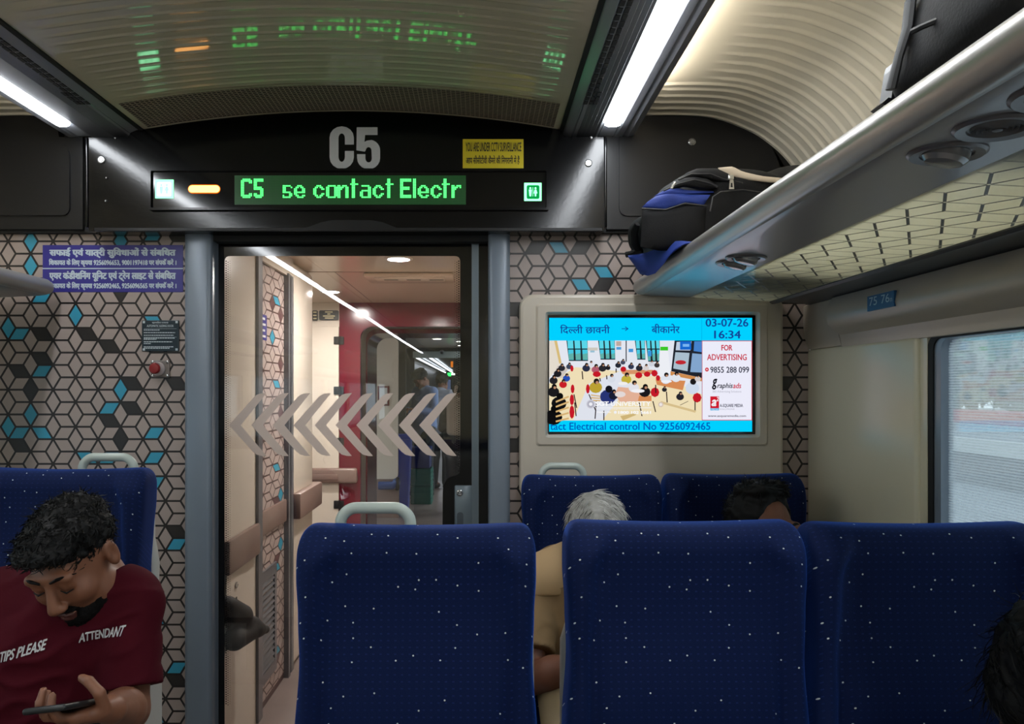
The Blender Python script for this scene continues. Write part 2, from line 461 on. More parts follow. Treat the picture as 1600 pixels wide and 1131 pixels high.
# ------------------------------------------------------------------ room shell of the coach
struct(MB().box(XL - 0.25, XR + 0.25, YB, YW + 0.1, -0.1, 0).build('floor', m_floor))
ZWT, ZWB = H + 0.139, H - 0.62       # window head and sill
wins = [(2.03 - 1.80 * k - 1.56, 2.03 - 1.80 * k) for k in range(8)]
for side, sgn, x in (('right', 1, XR), ('left', -1, XL)):
    w = MB()
    a, b = (x, x + 0.058 * sgn); a2 = x + 0.012 * sgn
    w.box(min(a2, b), max(a2, b), YB, YW, 0, ZWB)
    w.box(min(a2, b), max(a2, b), YB, YW, ZWT, H + 1.06)
    prev = YW
    for (y0, y1) in wins:
        w.box(min(a2, b), max(a2, b), y1, prev, ZWB, ZWT); prev = y0
    w.box(min(a2, b), max(a2, b), YB, prev, ZWB, ZWT)
    struct(w.build('wall_' + side, m_cream))
    # cream lining panel between the window and the end wall
    struct(MB().rbox(min(x, x + 0.03 * sgn), max(x, x + 0.03 * sgn), 2.062, YW - 0.001, 0.02, H + 0.146, r=0.012, seg=3).build('trim_lining_' + side, m_cream, smooth=True))
    # upper cover above the windows
    pr = [(1.17, .306), (1.142, .300), (1.128, .275), (1.122, .24), (1.128, .213), (1.145, .197), (1.165, .18), (1.174, .14), (1.20, .139), (1.20, .306)]
    pr2 = [(1.17, .306), (1.158, .300), (1.156, .26), (1.158, .22), (1.162, .19), (1.168, .17), (1.174, .146), (1.20, .146), (1.20, .306)]
    mir = (lambda p: [((q[0] if sgn > 0 else XL + XR - q[0]), q[1] + H) for q in p])
    struct(MB().prism(mir(pr), 'y', YB, 2.49).build('trim_cover_' + side, m_upper, smooth=True))
    struct(MB().prism(mir(pr2), 'y', 2.495, YW - 0.001).build('trim_corner_' + side, m_upper, smooth=True))
    for i, (y0, y1) in enumerate(wins[:6]):
        wt = MB()
        xo, xi = x + 0.018 * sgn, x + 0.05 * sgn
        wt.ring(rrect(y0, y1, ZWB, ZWT + 0.004, 0.03), rrect(y0 + 0.05, y1 - 0.05, ZWB + 0.05, ZWT - 0.006, 0.03), 'x', xo, xi)
        fr = wt.build('window_%d' % (i + 1) if sgn > 0 else 'window_%d' % (i + 11), m_col, smooth=True)
        struct(fr)
        MB().ring(rrect(y0 - 0.001, y1 + 0.001, ZWB, ZWT + 0.004, 0.03), rrect(y0 + 0.022, y1 - 0.022, ZWB + 0.022, ZWT - 0.004, 0.03), 'x', xo - 0.004 * sgn, xo + 0.01 * sgn).build('gasket', m_gap, fr)
        if 'filmed window glass' not in MATS: glass_mat('filmed window glass', (240, 245, 248), 0.30, (225, 232, 236), 0.6, 0.10)
        MB().box(min(xi - .012 * sgn, xi - .008 * sgn), max(xi - .012 * sgn, xi - .008 * sgn), y0 + 0.02, y1 - 0.02, ZWB + 0.02, ZWT - 0.0).build('pane', MATS['filmed window glass'], fr)

# central ceiling with ribs
def zc(x): return H + .905 + .065 * (1 - ((x + .446) / .734) ** 2)
def ceil_pt(x, y):
    q = (y - 2.43) / 0.045; fr = q - math.floor(q)
    e = smooth01(-1.12, -1.09, x) * (1 - smooth01(.20, .23, x))
    return (x, y, zc(x) - 0.0022 * e * (math.sin(math.pi * fr / .36) ** .7 if fr < .36 else 0))
c = MB()
c.grid(lambda u, v: ceil_pt(-1.18 + 1.468 * u, 1.5 + .93 * v), 64, 360)
c.strip([(-1.18 + 1.468 * i / 20, zc(-1.18 + 1.468 * i / 20)) for i in range(21)], 'y', YB, 1.5)
c.strip([(-1.18 + 1.468 * i / 20, zc(-1.18 + 1.468 * i / 20)) for i in range(21)], 'y', 2.66, YW)
c.strip([(-1.18 + 0.03 * i, zc(-1.18 + 0.03 * i)) for i in range(2)], 'y', 2.43, 2.66)
c.strip([(.258 + 0.03 * i, zc(.258 + 0.03 * i)) for i in range(2)], 'y', 2.43, 2.66)
o = c.build('ceiling', m_ceil, smooth=True, sharp=60); struct(o)

# vaults above the racks
VP = [(.45, .955), (.50, .963), (.567, .968), (.67, .970), (.78, .966), (.85, .953), (.918, .928), (.97, .904), (1.011, .876), (1.053, .842), (1.088, .804), (1.12, .76), (1.145, .715), (1.17, .665), (1.188, .615), (1.20, .55), (1.208, .48), (1.21, .40)]
def vpt(s):
    q = s * (len(VP) - 1); i = min(int(q), len(VP) - 2); t = q - i
    p0, p1, p2, p3 = VP[max(i - 1, 0)], VP[i], VP[i + 1], VP[min(i + 2, len(VP) - 1)]
    f = lambda a, b, c_, d: 0.5 * (2 * b + (c_ - a) * t + (2 * a - 5 * b + 4 * c_ - d) * t * t + (3 * b - a - 3 * c_ + d) * t ** 3)
    return f(p0[0], p1[0], p2[0], p3[0]), f(p0[1], p1[1], p2[1], p3[1])
def vault_pt(s, y, sgn):
    x, z = vpt(s); x2, z2 = vpt(min(1, s + .01)); x1, z1 = vpt(max(0, s - .01))
    tx, tz = x2 - x1, z2 - z1; L = math.hypot(tx, tz); nx, nz = tz / L, -tx / L     # towards the cabin
    if nz > 0 and s < .5: nx, nz = -nx, -nz
    if s >= .5 and nx > 0: nx, nz = -nx, -nz
    hgt = 0
    if y < 2.418:
        q = (2.395 - y) / 0.0575; fr = q - math.floor(q); e = smooth01(.20, .215, s)
        if fr < .40: hgt = .006 * math.sin(math.pi * fr / .40) * e
    elif y < 2.432: hgt = .006 * smooth01(.05, .08, s)
    elif y > 2.45:
        q = (y - 2.46) / 0.055; fr = q - math.floor(q); e = smooth01(.12, .135, s) if y < 2.69 else 0
        if fr < .40: hgt = .0055 * math.sin(math.pi * fr / .40) * e
    x, z = x + nx * hgt, z + nz * hgt
    return (x if sgn > 0 else -.955 - x, y, z + H)
for side, sgn in (('right', 1), ('left', -1)):
    v = MB()
    ylo = 0.3 if sgn > 0 else 1.6
    v.grid(lambda a, b: vault_pt(a, ylo + (2.72 - ylo) * b, sgn), 64, int((2.72 - ylo) / 0.0036))
    v.strip([vault_pt(i / 30, 9, sgn)[0::2] for i in range(31)], 'y', YB, ylo)
    struct(v.build('ceiling_vault_' + side, m_vault, smooth=True, sharp=60))
struct(MB().box(XL - .2, XR + .2, YB - .05, YB, 0, 2.5).build('wall_back', m_cream))
struct(MB().box(XL - .2, XR + .2, YB, YW + .12, H + 1.0, H + 1.05).build('ceiling_roof', m_gap))
struct(MB().box(XL - .2, XR + .2, YW + .03, YW + .09, P(0, 360, YW).z, H + 1.02).build('wall_front_top', m_gap))

# ------------------------------------------------------------------ end wall: patterned panels
AX, AY, GAP = 23.4 * YW / F, 22.3 * YW / F, 3.1 * YW / F
U0, V0 = P(118.3, 473.6, YW).x, P(118.3, 473.6, YW).z
def spx(lst, s, ox, oy, m): return [(P(ox + a / s, oy + b / s, YW).x, P(ox + a / s, oy + b / s, YW).z, m) for a, b in lst]
sp = spx([(128, 70), (130, 170), (165, 255), (175, 297), (311, 375), (38, 415), (88, 450), (180, 603), (493, 680), (450, 755), (131, 780), (38, 830), (85, 855), (178, 855), (630, 855), (355, 950), (455, 950), (630, 955), (645, 1055), (493, 70), (625, 70), (620, 385)], 2.63, 0, 350, 2)
sp += spx([(640, 130), (720, 385), (720, 890), (625, 1090), (650, 720)], 2.625, 0, 700, 2)
sp += spx([(355, 450), (445, 500), (493, 295), (175, 450), (175, 550), (90, 600), (130, 665), (535, 655), (725, 655), (545, 755), (445, 805), (493, 880), (80, 905), (720, 70)], 2.63, 0, 350, 3)
sp += spx([(720, 335), (715, 940)], 2.625, 0, 700, 3)
sp += spx([(435, 185), (388, 245), (250, 80)], 2.827, 780, 360, 2) + spx([(435, 240), (165, 80), (340, 80), (60, 340), (60, 655), (65, 965), (1275, 690)], 2.827, 780, 360, 3)
onwall = lambda u, v, d: (u, YW - d, v)
for nm, xa, xb in (('wall_front', P(-190, 0, YW).x, P(300, 0, YW).x), ('wall_front_right', P(785, 0, YW).x, XR + 0.01)):
    w = MB(); cube_tiles(w, xa, xb, 0.03, P(0, 352, YW).z, U0, V0, AX, AY, GAP, onwall, 0, 1, sp)
    w.box(xa, xb, YW + 0.0003, YW + 0.06, 0, H + 1.05, 0)
    struct(w.build(nm, [m_line, m_tile, m_blue, m_dark], recalc=False))

# grey columns, door track beam
for nm, a, b in (('trim_column_left', 288, 331), ('trim_column_right', 763, 797)):
    x0, x1, z0, z1 = pxrect(a, 355, b, 1225, 2.72)
    struct(MB().rbox(x0, x1, 2.712, YW + 0.09, 0.0, z1, r=0.018, seg=4).build(nm, m_col, smooth=True))
x0, x1, z0, z1 = pxrect(328, 355, 768, 379, 2.76)
struct(MB().box(x0, x1, 2.735, 2.82, z0, z1 + 0.03).build('trim_door_track', m_gap))
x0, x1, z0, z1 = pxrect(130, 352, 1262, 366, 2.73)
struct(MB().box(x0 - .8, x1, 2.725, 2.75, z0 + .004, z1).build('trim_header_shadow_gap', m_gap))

# ------------------------------------------------------------------ black header fascia and side access panels
YF = 2.66
def arch(n=24):
    xs = [P(205, 0, YF).x + (P(876, 0, YF).x - P(205, 0, YF).x) * i / n for i in range(n + 1)]
    return [(x, zc(x) - 0.002) for x in xs]
def q(px, py, D=YF): p = P(px, py, D); return (p.x, p.z)
fas = [q(140, 361), q(137, 352), q(137, 215), q(200, 215)] + arch() + [q(882, 214), q(943, 214), q(946, 352), q(943, 361)]
fm = MB()
fm.prism(fas, 'y', YF, YW)
fascia = struct(fm.build('wall_header_fascia', m_black, recalc=True))
e = MB()
for xx in (136, 946):
    x0, x1, z0, z1 = pxrect(xx - 2.2, 215, xx + 2.2, 356, YF); e.rbox(x0, x1, YF - .006, YF + .03, z0, z1, r=0.003)
e.build('edge_strip', m_black, fascia, smooth=True)
# raised lip with the shallow finger recess under the display
lip = [q(150, 357), q(480, 357), q(503, 348), q(520, 345), q(580, 345), q(598, 348), q(620, 357), q(940, 357), q(940, 361.5), q(150, 361.5)]
MB().prism(lip, 'y', YF - .012, YF).build('lower_lip', m_blackp, fascia)
def screw_mb(c, d, r):
    return MB().lathe([(r, 0), (r, .003), (r * .8, .005), (r * .72, .003), (r * .55, .003), (r * .5, .006), (r * .1, .006)], c, d, 20)
for (px, py, r) in ((158.5, 249.5, .014), (919.5, 255, .013), (167, 278, .004), (166, 314, .004), (181, 216, .004), (924, 215.5, .005)):
    screw_mb(P(px, py, YF), (0, -1, 0), r).build('screw', m_screw, fascia, smooth=True)
# side panels in the vault ends
YS = 2.71
vr = [(x, H + z) for x, z in [vpt(i / 40) for i in range(41)]]
sidep = [q(948, 358, YS), q(948, 214, YS), q(985, 214, YS)] + [p for p in vr if p[0] > .53] + [(1.212, q(0, 358, YS)[1])]
sp_r = struct(MB().prism(sidep, 'y', YS, YW).build('wall_access_panel_right', m_blackp))
sp_l = struct(MB().prism([(-.955 - x, z) for x, z in sidep], 'y', YS, YW).build('wall_access_panel_left', m_blackp))
def inset(par, pts):
    cxm = sum(p[0] for p in pts) / len(pts); czm = sum(p[1] for p in pts) / len(pts)
    MB().prism(pts, 'y', YS - .007, YS).build('access_door', m_blackp, par)
def rounded(poly, r, n=6):
    out = []
    k = len(poly)
    for i in range(k):
        p, a, b = Vector(poly[i]), Vector(poly[i - 1]), Vector(poly[(i + 1) % k])
        d1, d2 = (a - p), (b - p); rr = min(r, d1.length * .45, d2.length * .45)
        s, e_ = p + d1.normalized() * rr, p + d2.normalized() * rr
        for t in range(n + 1):
            t /= n; out.append(tuple((1 - t) ** 2 * s + 2 * t * (1 - t) * p + t * t * e_))
    return out
ins = rounded([q(967, 338, YS), q(967, 200, YS), q(1090, 200, YS), q(1150, 212, YS), q(1195, 240, YS), q(1235, 285, YS), q(1248, 338, YS)], 0.035)
inset(sp_r, ins)
insl = rounded([q(110, 337, YS), q(110, 232, YS), q(60, 214, YS), q(-120, 210, YS), q(-140, 337, YS)], 0.03)
inset(sp_l, insl)
screw_mb(P(1081, 222, YS - .007), (0, -1, 0), .013).build('screw', m_screw, sp_r, smooth=True)

# ------------------------------------------------------------------ ceiling vent mesh in front of the fascia
vent = thing('ceiling_vent', 'curved wire mesh ceiling vent above the black fascia', 'vent', (-.446, 2.545, H + .93))
vm = MB(); vh = MB(); vb = MB()
xa, xb, ya, yb = -1.15, .258, 2.432, 2.655
vh.strip([(xa + (xb - xa) * i / 24, zc(xa + (xb - xa) * i / 24) + 0.03) for i in range(25)], 'y', ya, yb)
n = 92
for i in range(n + 1):
    x = xa + (xb - xa) * i / n
    vm.box(x - .0012, x + .0012, ya, yb, zc(x) + .001, zc(x) + .004)
for j in range(17):
    y = ya + (yb - ya) * j / 16
    vm.tube([(xa + (xb - xa) * i / 30, y, zc(xa + (xb - xa) * i / 30)) for i in range(31)], .0014, 4)
for (y0, y1) in ((ya - .012, ya), (yb - .004, yb + .008)):
    vb.strip([(xa + (xb - xa) * i / 24, zc(xa + (xb - xa) * i / 24) - .003) for i in range(25)], 'y', y0, y1)
vb.strip([(x, zc(x) - .003) for x in (xa - .012, xa + .004)], 'y', ya - .012, yb + .008)
vb.strip([(x, zc(x) - .003) for x in (xb - .004, xb + .012)], 'y', ya - .012, yb + .008)
vh.build('hollow', m_gride, vent); vm.build('mesh', m_grid, vent); vb.build('frame', m_ceil, vent)

# ------------------------------------------------------------------ light strips with grooved housings
m_tube = glow('light diffuser', (245, 250, 255), STRIP)
m_cove = glow('cove light', (255, 246, 228), COVE)
def light(side, label):
    S = (lambda x: x) if side > 0 else (lambda x: -.892 - x)
    t = thing('ceiling_light', label, 'ceiling light', (S(.44), 1.2, H + .9), 'light strips along the ceiling')
    z = H + .893
    if side > 0: tx = (.418, .470); edge = .541; g0 = .322
    else: tx = (.483, .528); edge = .560; g0 = .322
    h = MB()
    def bx(a, b, y0, y1, z0, z1): h.box(min(S(a), S(b)), max(S(a), S(b)), y0, y1, z0, z1)
    # grooved bottom face
    xs = [.290, .318, .320, .3235, .3265, .338, .340, .352, .354, .366, .368, .380, .382, .396, .398, tx[0] - .012, tx[0] - .002]
    zs = [.012, 0, 0.0, .003, .0, 0, .004, .0, .004, 0, .004, 0, .004, 0, .003, 0, .004]
    left = [(x, z + d) for x, d in zip(xs, zs)]
    right = [(tx[1] + .002, z + .004), (tx[1] + .010, z), (tx[1] + .03, z), (tx[1] + .032, z + .003), (edge - .02, z + .0), (edge, z + .004), (edge, z + .02)]
    prof = left + [(tx[0] - .001, z + .014), (tx[1] + .001, z + .014)] + right + [(.29, z + .024)]
    prof = [(S(x), zz) for x, zz in prof]
    h.prism(prof, 'y', YB, 2.72)
    h.build('housing', m_alu, t)
    d = MB(); a, b = min(S(tx[0]), S(tx[1])), max(S(tx[0]), S(tx[1]))
    y = 2.575
    d.prism([(a, z + .010), (a, z - .004), (a + (b - a) * .25, z - .009), (a + (b - a) * .75, z - .009), (b, z - .004), (b, z + .010)], 'y', YB + .1, y); d.build('diffuser', m_tube, t)
    MB().box(a, b, y + .001, 2.71, z + .004, z + .013).build('end_cover', mat('pale end cover', (190, 195, 205), .4), t)
    MB().box(min(S(.440), S(.452)), max(S(.440), S(.452)), YB, 2.72, z + .02, H + .962).build('light_stop', m_gap, t)  # unseen strip added to keep cove light out of the ceiling void
    s = MB(); yy = 0.5
    rows = (g0, g0 + .0195, g0 + .0335)
    while yy < 2.40:
        for r_, x0 in enumerate((.3225, .3395, .3535)):
            if r_ == 2 and yy < 2.28: continue
            s.box(min(S(x0), S(x0 + .012)), max(S(x0), S(x0 + .012)), yy, yy + .026, z - .0012, z + .001)
        yy += .034
    s.build('air_slots', m_gap, t)
    cz = z + .026
    MB().box(min(S(edge - .045), S(edge - .02)), max(S(edge - .045), S(edge - .02)), YB + .1, 2.40, cz, cz + .006).build('cove_strip', m_cove, t)
    g = MB(); g.box(min(S(.276), S(.290)), max(S(.276), S(.290)), YB, 2.72, z + .008, z + .03); g.build('shadow_joint', m_gap, t)
    return t
light(1, 'bright white light strip on the rack side, above the screen')
light(-1, 'bright white light strip above the seated attendant, across the ceiling vent')

# ------------------------------------------------------------------ luggage racks
m_glass_rack = mat('frosted rack glass', (214, 214, 200), 0.12, spec=0.6)
nt = m_glass_rack.node_tree; b_ = nt.nodes['Principled BSDF']
tl = nt.nodes.new('ShaderNodeBsdfTranslucent'); tl.inputs[0].default_value = lin((232, 232, 216)) + (1,)
mx = nt.nodes.new('ShaderNodeMixShader'); mx.inputs[0].default_value = 0.8
nt.links.new(b_.outputs[0], mx.inputs[1]); nt.links.new(tl.outputs[0], mx.inputs[2]); nt.links.new(mx.outputs[0], nt.nodes['Material Output'].inputs[0])
m_trim = mat('dark rack trim', (74, 72, 72), 0.35, metal=0.2)
def zu(x): return H + .335 - .0522 * (x - .575)
def rack(side, label):
    S = (lambda x: x) if side > 0 else (lambda x: -.955 - x)
    YE, Y0 = 2.70, -1.5 if side > 0 else -1.5
    t = thing('luggage_rack', label, 'luggage rack', (S(.87), .6, H + .31), 'luggage racks')
    def pr(pts): return [(S(x), z) for x, z in pts]
    path = [(S(.56), Y0, H + .3606), (S(.56), YE - .03, H + .3606), (S(.56), YE - .008, H + .3606), (S(.56), YE, H + .3606)]
    MB().tube(path, [.0275, .0275, .022, .010], 28).build('front_rail', m_bar, t, smooth=True)
    MB().prism(pr([(.552, H + .342), (.575, zu(.575)), (.60, zu(.60) - .001), (.735, zu(.735)), (.742, zu(.735) + .006), (.742, zu(.735) + .016), (.60, zu(.6) + .02), (.565, H + .372)]), 'y', Y0, YE).build('front_panel', m_grey, t, smooth=True)
    g = MB(); g.prism(pr([(.735, zu(.735) + .001), (1.022, zu(1.022) + .001), (1.022, zu(1.022) + .007), (.735, zu(.735) + .007)]), 'y', Y0, YE)
    gl = g.build('glass_shelf', m_glass_rack, t)
    if side > 0:
        pt = MB(); a = .066
        cube_tiles(pt, .745, 1.012, 0.3, YE - .01, .80, 1.55, a, a, .0028, lambda u, v, d: (u, v, zu(u) + .0008 - d * .5), None, 0)
        # keep the outlines only: thin bars along each rhombus edge
        lines = MB()
        for f in pt.f:
            pts = [Vector(pt.v[i]) for i in f]; cen = sum(pts, Vector()) / len(pts)
            for i in range(len(pts)):
                p, r = pts[i], pts[(i + 1) % len(pts)]
                if (p - r).length < .02: continue
                if abs(p.x - r.x) < 1e-4 and (abs(p.x - .745) < .002 or abs(p.x - 1.012) < .002): continue
                ang = abs(math.degrees(math.atan2(r.y - p.y, r.x - p.x))) % 180
                wdt = .0042 if abs(ang - 60) < 12 else .0016
                dr = (r - p).normalized(); nn = Vector((-dr.y, dr.x, 0)) * wdt / 2
                lines.poly([p - nn, r - nn, r + nn, p + nn], 0)
        for i in range(len(lines.v)): v_ = lines.v[i]; lines.v[i] = (v_[0], v_[1], zu(v_[0]) + .0004)
        lines.build('etched_pattern', mat('etched line', (112, 112, 104), 0.4), gl, recalc=False)
    tr = MB()
    tr.prism(pr([(1.018, zu(1.018) + .007), (1.018, zu(1.018) - .002), (1.026, zu(1.026) - .008), (1.034, zu(1.034) - .008), (1.045, zu(1.045)), (1.135, zu(1.135)), (1.15, zu(1.15) - .004), (1.168, zu(1.168) - .004), (1.168, zu(1.168) + .012)]), 'y', Y0, YE)
    tr.build('wall_trim', m_trim, t, smooth=True)
    if side > 0:
        for k, y in enumerate((.857, .9615, 1.066, 1.905, 1.985, -.02, .08)):
            x = .648 if k < 3 or k > 4 else .66
            o = Vector((x, y, zu(x)))
            dn = Vector((-.0522, 0, -1)).normalized()
            u = MB()
            u.lathe([(.050, -.001), (.050, .003), (.046, .006), (.034, .004), (.033, -.004)], o, dn, 32)
            lamp = u.build('reading_light' if k != 1 else 'speaker', mat('lamp ring', (112, 108, 108), .3, metal=.4), t, smooth=True, sharp=30)
            if k == 1:
                s = MB()
                for r in (.009, .015, .021, .027): s.lathe([(r, .002), (r + .0015, .006), (r + .003, .002)], o, dn, 28)
                s.lathe([(.006, .002), (.006, .006), (.001, .007)], o, dn, 16)
                s.build('grille', mat('speaker rings', (84, 80, 80), .4), lamp, smooth=True)
            else:
                s = MB(); s.lathe([(.030, -.002), (.0295, .010), (.024, .016), (.012, .018), (.001, .018)], o, Vector((-.25, .1, -1)), 28)
                s.build('lens', mat('lamp lens', (150, 148, 148), .2, metal=.5), lamp, smooth=True)
    return t
rack(1, 'grey luggage rack with patterned glass shelf above the window')
rack(-1, 'rounded end of the grey luggage rack beside the blue Hindi notice')

# seat number plate on the cover above the window
sn = MB()
def on_cover(px, py):                       # meets the slanted cover near X = 1.13
    X = 1.130; D = X * F / (px - CX); return D, H + (CY - py) * D / F
d0, z1 = on_cover(1361, 456); d1, _ = on_cover(1403, 452)
zt, zb = H + .271, H + .228
sn.box(1.119, 1.131, d1, d0, zb, zt)
snp = sn.build('seat_number_plate', mat('blue plate', (40, 92, 140), .4)); tag(snp, 'small blue seat number plate reading 75 and 76 above the window', 'sign')
fcov = lambda X, Z, y: (1.1185, y, Z)
for s_, ya_, yb_ in (('75', d0 - .012, d0 - .055), ('76', d1 + .065, d1 + .022), ('n', d1 + .018, d1 + .008)):
    vs, fs = text2d(s_); ax_ = min(p[0] for p in vs); bx_ = max(p[0] for p in vs); hz = max(p[1] for p in vs); lz = min(p[1] for p in vs)
    hh = .024 if s_ != 'n' else .01
    tx = MB(); tx.add([(1.1185, ya_ + (p[0] - ax_) / (bx_ - ax_) * (yb_ - ya_), zb + .014 + (p[1] - lz) / (hz - lz) * hh) for p in vs], fs)
    tx.build('lettering', mat('pale print', (190, 205, 215), .5), snp, recalc=False)
# ------------------------------------------------------------------ sliding glass door
YD = 2.79
m_dalu = mat('door stile aluminium', (104, 116, 124), 0.28, metal=0.3)
m_ceramic = mat('black glass border', (6, 6, 7), 0.08, spec=0.6)
m_chev = mat('frosted chevron', (186, 176, 170), 0.6)
nt = m_chev.node_tree; tl = nt.nodes.new('ShaderNodeBsdfTranslucent'); tl.inputs[0].default_value = lin((200, 190, 184)) + (1,)
mx = nt.nodes.new('ShaderNodeMixShader'); mx.inputs[0].default_value = .55; nt.links.new(nt.nodes['Principled BSDF'].outputs[0], mx.inputs[1]); nt.links.new(tl.outputs[0], mx.inputs[2]); nt.links.new(mx.outputs[0], nt.nodes['Material Output'].inputs[0])
x0, x1, _, z1 = pxrect(333, 376, 748, 376, YD)
door = struct(MB().ring(rrect(x0, x1, 0.02, z1, .004), rrect(x0 + .004, P(737, 0, YD).x, 0.06, z1 - .012, .004), 'y', YD - .012, YD + .018).build('door_1', m_dalu))
gl_d = glass_mat('clear door glass', (246, 246, 246), 0.0, refl=1.7, bumpy=0.012)
xl, xr = x0 + .004, P(737, 0, YD).x
MB().box(xl, xr, YD, YD + .001, 0.06, z1 - .012).build('glass_pane', gl_d, door)
# black printed border with the lock-side bulge
def dq(px, py): p = P(px, py, YD - .001); return (p.x, p.z)
outer = [(xl, z1 - .012), (xr, z1 - .012), (xr, 0.06), (xl, 0.06)]
inner = rounded([dq(351, 400), dq(719, 400), dq(719, 742), dq(700, 745), dq(692, 760), dq(691, 850), dq(691, 1010), dq(719, 1030), dq(719, 1160), dq(351, 1160)], .02, 4)
bm = bmesh.new()
ov = [bm.verts.new((p[0], YD - .001, p[1])) for p in outer]; iv = [bm.verts.new((p[0], YD - .001, p[1])) for p in inner]
eds = [bm.edges.new((a[i], a[(i + 1) % len(a)])) for a in (ov, iv) for i in range(len(a))]
bmesh.ops.triangle_fill(bm, edges=eds, use_beauty=True, normal=(0, -1, 0))
bm.verts.index_update(); b = MB(); b.add([v.co for v in bm.verts], [[v.index for v in f.verts] for f in bm.faces]); bm.free()
# dotted fade along the clear edge
for side_x, sg in ((351, 1), (719, -1)):
    py = 408
    while py < (1100 if sg > 0 else 738):
        for k in range(3):
            s_ = .0022 - .0006 * k; p = P(side_x + sg * (2.2 + 3 * k), py + 1.8 * (k % 2), YD - .001)
            b.poly([(p.x - s_, YD - .0011, p.z - s_), (p.x + s_, YD - .0011, p.z - s_), (p.x + s_, YD - .0011, p.z + s_), (p.x - s_, YD - .0011, p.z + s_)])
        py += 3.6
b.build('black_border', m_ceramic, door, recalc=False)
for tip in (220, 318, 413, 505, 597, 690, 782, 877, 970, 1060):
    up = [(0, 0), (100, -112), (118, -128), (135, -137), (155, -141), (165, -142), (150, -120), (50, 0)]
    full = up + [(165, 135), (112, 135), (95, 122)]
    full = [(0, 0), (98, -110), (110, -124), (122, -134), (138, -140), (166, -142), (52, 0), (166, 136), (146, 136), (122, 130), (104, 116)]
    pts = [P(280 + (tip + a) / 2.827, 360 + (860 + b_) / 2.827, YD - .0015) for a, b_ in full]
    MB().poly([(p.x, YD - .0015, p.z) for p in pts]).build('chevron', m_chev, door, recalc=False)
x0, x1, z0, z1 = pxrect(710, 758, 738, 850, YD - .008)
lock = MB().rbox(x0, x1, YD - .014, YD - .001, z0, z1, r=.006).build('lock_plate', m_dalu, door, smooth=True)
c = P(718.5, 770, YD - .014)
MB().lathe([(.012, 0), (.012, .004), (.008, .007), (.007, .003), (.003, .006)], (c.x, YD - .014, c.z), (0, -1, 0), 20).build('lock_cylinder', m_screw, lock, smooth=True)
x0, x1, z0, z1 = pxrect(714, 800, 724, 850, YD - .014)
MB().prism(rrect(x0, x1, z0, z1, .011), 'y', YD - .0146, YD - .013).build('finger_slot', mat('slot grey', (66, 74, 80), .5), lock)
x0, x1, z0, z1 = pxrect(747, 376, 764, 850, YD)
struct(MB().box(x0, x1, YD - .005, YD + .04, 0, z1).build('trim_door_pocket', m_ceramic))

# ------------------------------------------------------------------ vestibule behind the door
m_vcream = mat('vestibule cream', (216, 206, 192), 0.22, vary=0.03)
m_vceil = mat('vestibule ceiling', (228, 208, 190), 0.18, spec=0.6)
m_maroon = mat('maroon gangway', (100, 17, 38), 0.16, spec=0.6, vary=0.08)
m_band = mat('brown bumper band', (128, 106, 98), 0.35)
m_post = mat('grey post', (112, 114, 120), 0.3, metal=0.4)
m_bellow = mat('grey bellows', (128, 120, 116), 0.5)
XC, ZV = -.95, H + .665
def lw(y0, y1, z0, z1, t=.06, dx=0): return (XC - t, XC + dx, y0, y1, z0, z1)
struct(MB().box(-2.3, .3, YW + .1, 12.0, -.1, 0).build('floor_vestibule', mat('vestibule floor', (132, 118, 114), .3, bump=.1, bscale=40, vary=.35, vscale=5)))
struct(MB().box(*lw(2.85, 3.257, 0, ZV)).build('wall_vestibule_left', m_vcream))
wl = MB(); wl.rbox(XC - .3, XC, 3.89, 4.38, 0, ZV, r=.035, seg=5)
struct(wl.build('wall_vestibule_corner', m_vcream, smooth=True))
# patterned locker panel
pp = MB(); pu, pv = 3.41, P(0, 440, 3.41).z
spv = [(3.62, P(0, 475, 3.6).z, 2), (3.66, P(0, 478, 3.6).z + .01, 2), (3.52, P(0, 473, 3.5).z, 3), (3.68, P(0, 489, 3.68).z, 3), (3.53, P(0, 538, 3.5).z, 2), (3.68, P(0, 566, 3.66).z, 3), (3.62, P(0, 603, 3.6).z, 2), (3.70, P(0, 641, 3.7).z, 3), (3.66, P(0, 730, 3.66).z, 2), (3.66, P(0, 775, 3.66).z, 2), (3.70, P(0, 782, 3.7).z, 2), (3.60, P(0, 787, 3.6).z, 3), (3.62, P(0, 884, 3.62).z, 2), (3.64, P(0, 873, 3.64).z, 3), (3.66, P(0, 1014, 3.66).z, 2), (3.66, P(0, 1027, 3.66).z, 3), (3.73, P(0, 860, 3.7).z, 2)]
cube_tiles(pp, 3.30, 3.78, .03, ZV - .03, pu, pv, .098, .0455, .007, lambda u, v, d: (XC - .012 + d, u, v), 0, 1, spv)
pp.box(XC - .05, XC - .0125, 3.27, 3.88, 0, ZV, 0)
loc_ = struct(pp.build('wall_vestibule_locker', [m_linep, m_tilep, m_blue, m_darkp], recalc=False))
for nm, y0, y1, t, m_ in (('trim_post_near', 3.255, 3.315, .012, m_post), ('trim_post_far', 3.765, 3.80, .012, m_post), ('trim_post_gap', 3.80, 3.84, -.004, m_gap), ('trim_post_end', 3.84, 3.89, .006, m_post)):
    struct(MB().box(XC - .06, XC + t, y0, y1, 0, ZV - (.0 if 'near' in nm else .09)).build(nm, m_))
struct(MB().box(XC - .06, XC + .004, 3.26, 3.89, ZV - .10, ZV).build('trim_locker_head', m_vcream))
gr = thing('air_grille', 'grey louvred grille low on the patterned vestibule panel', 'grille', (XC, 3.42, H - 1.1))
zt_, zb_ = H - .80, H - 1.30
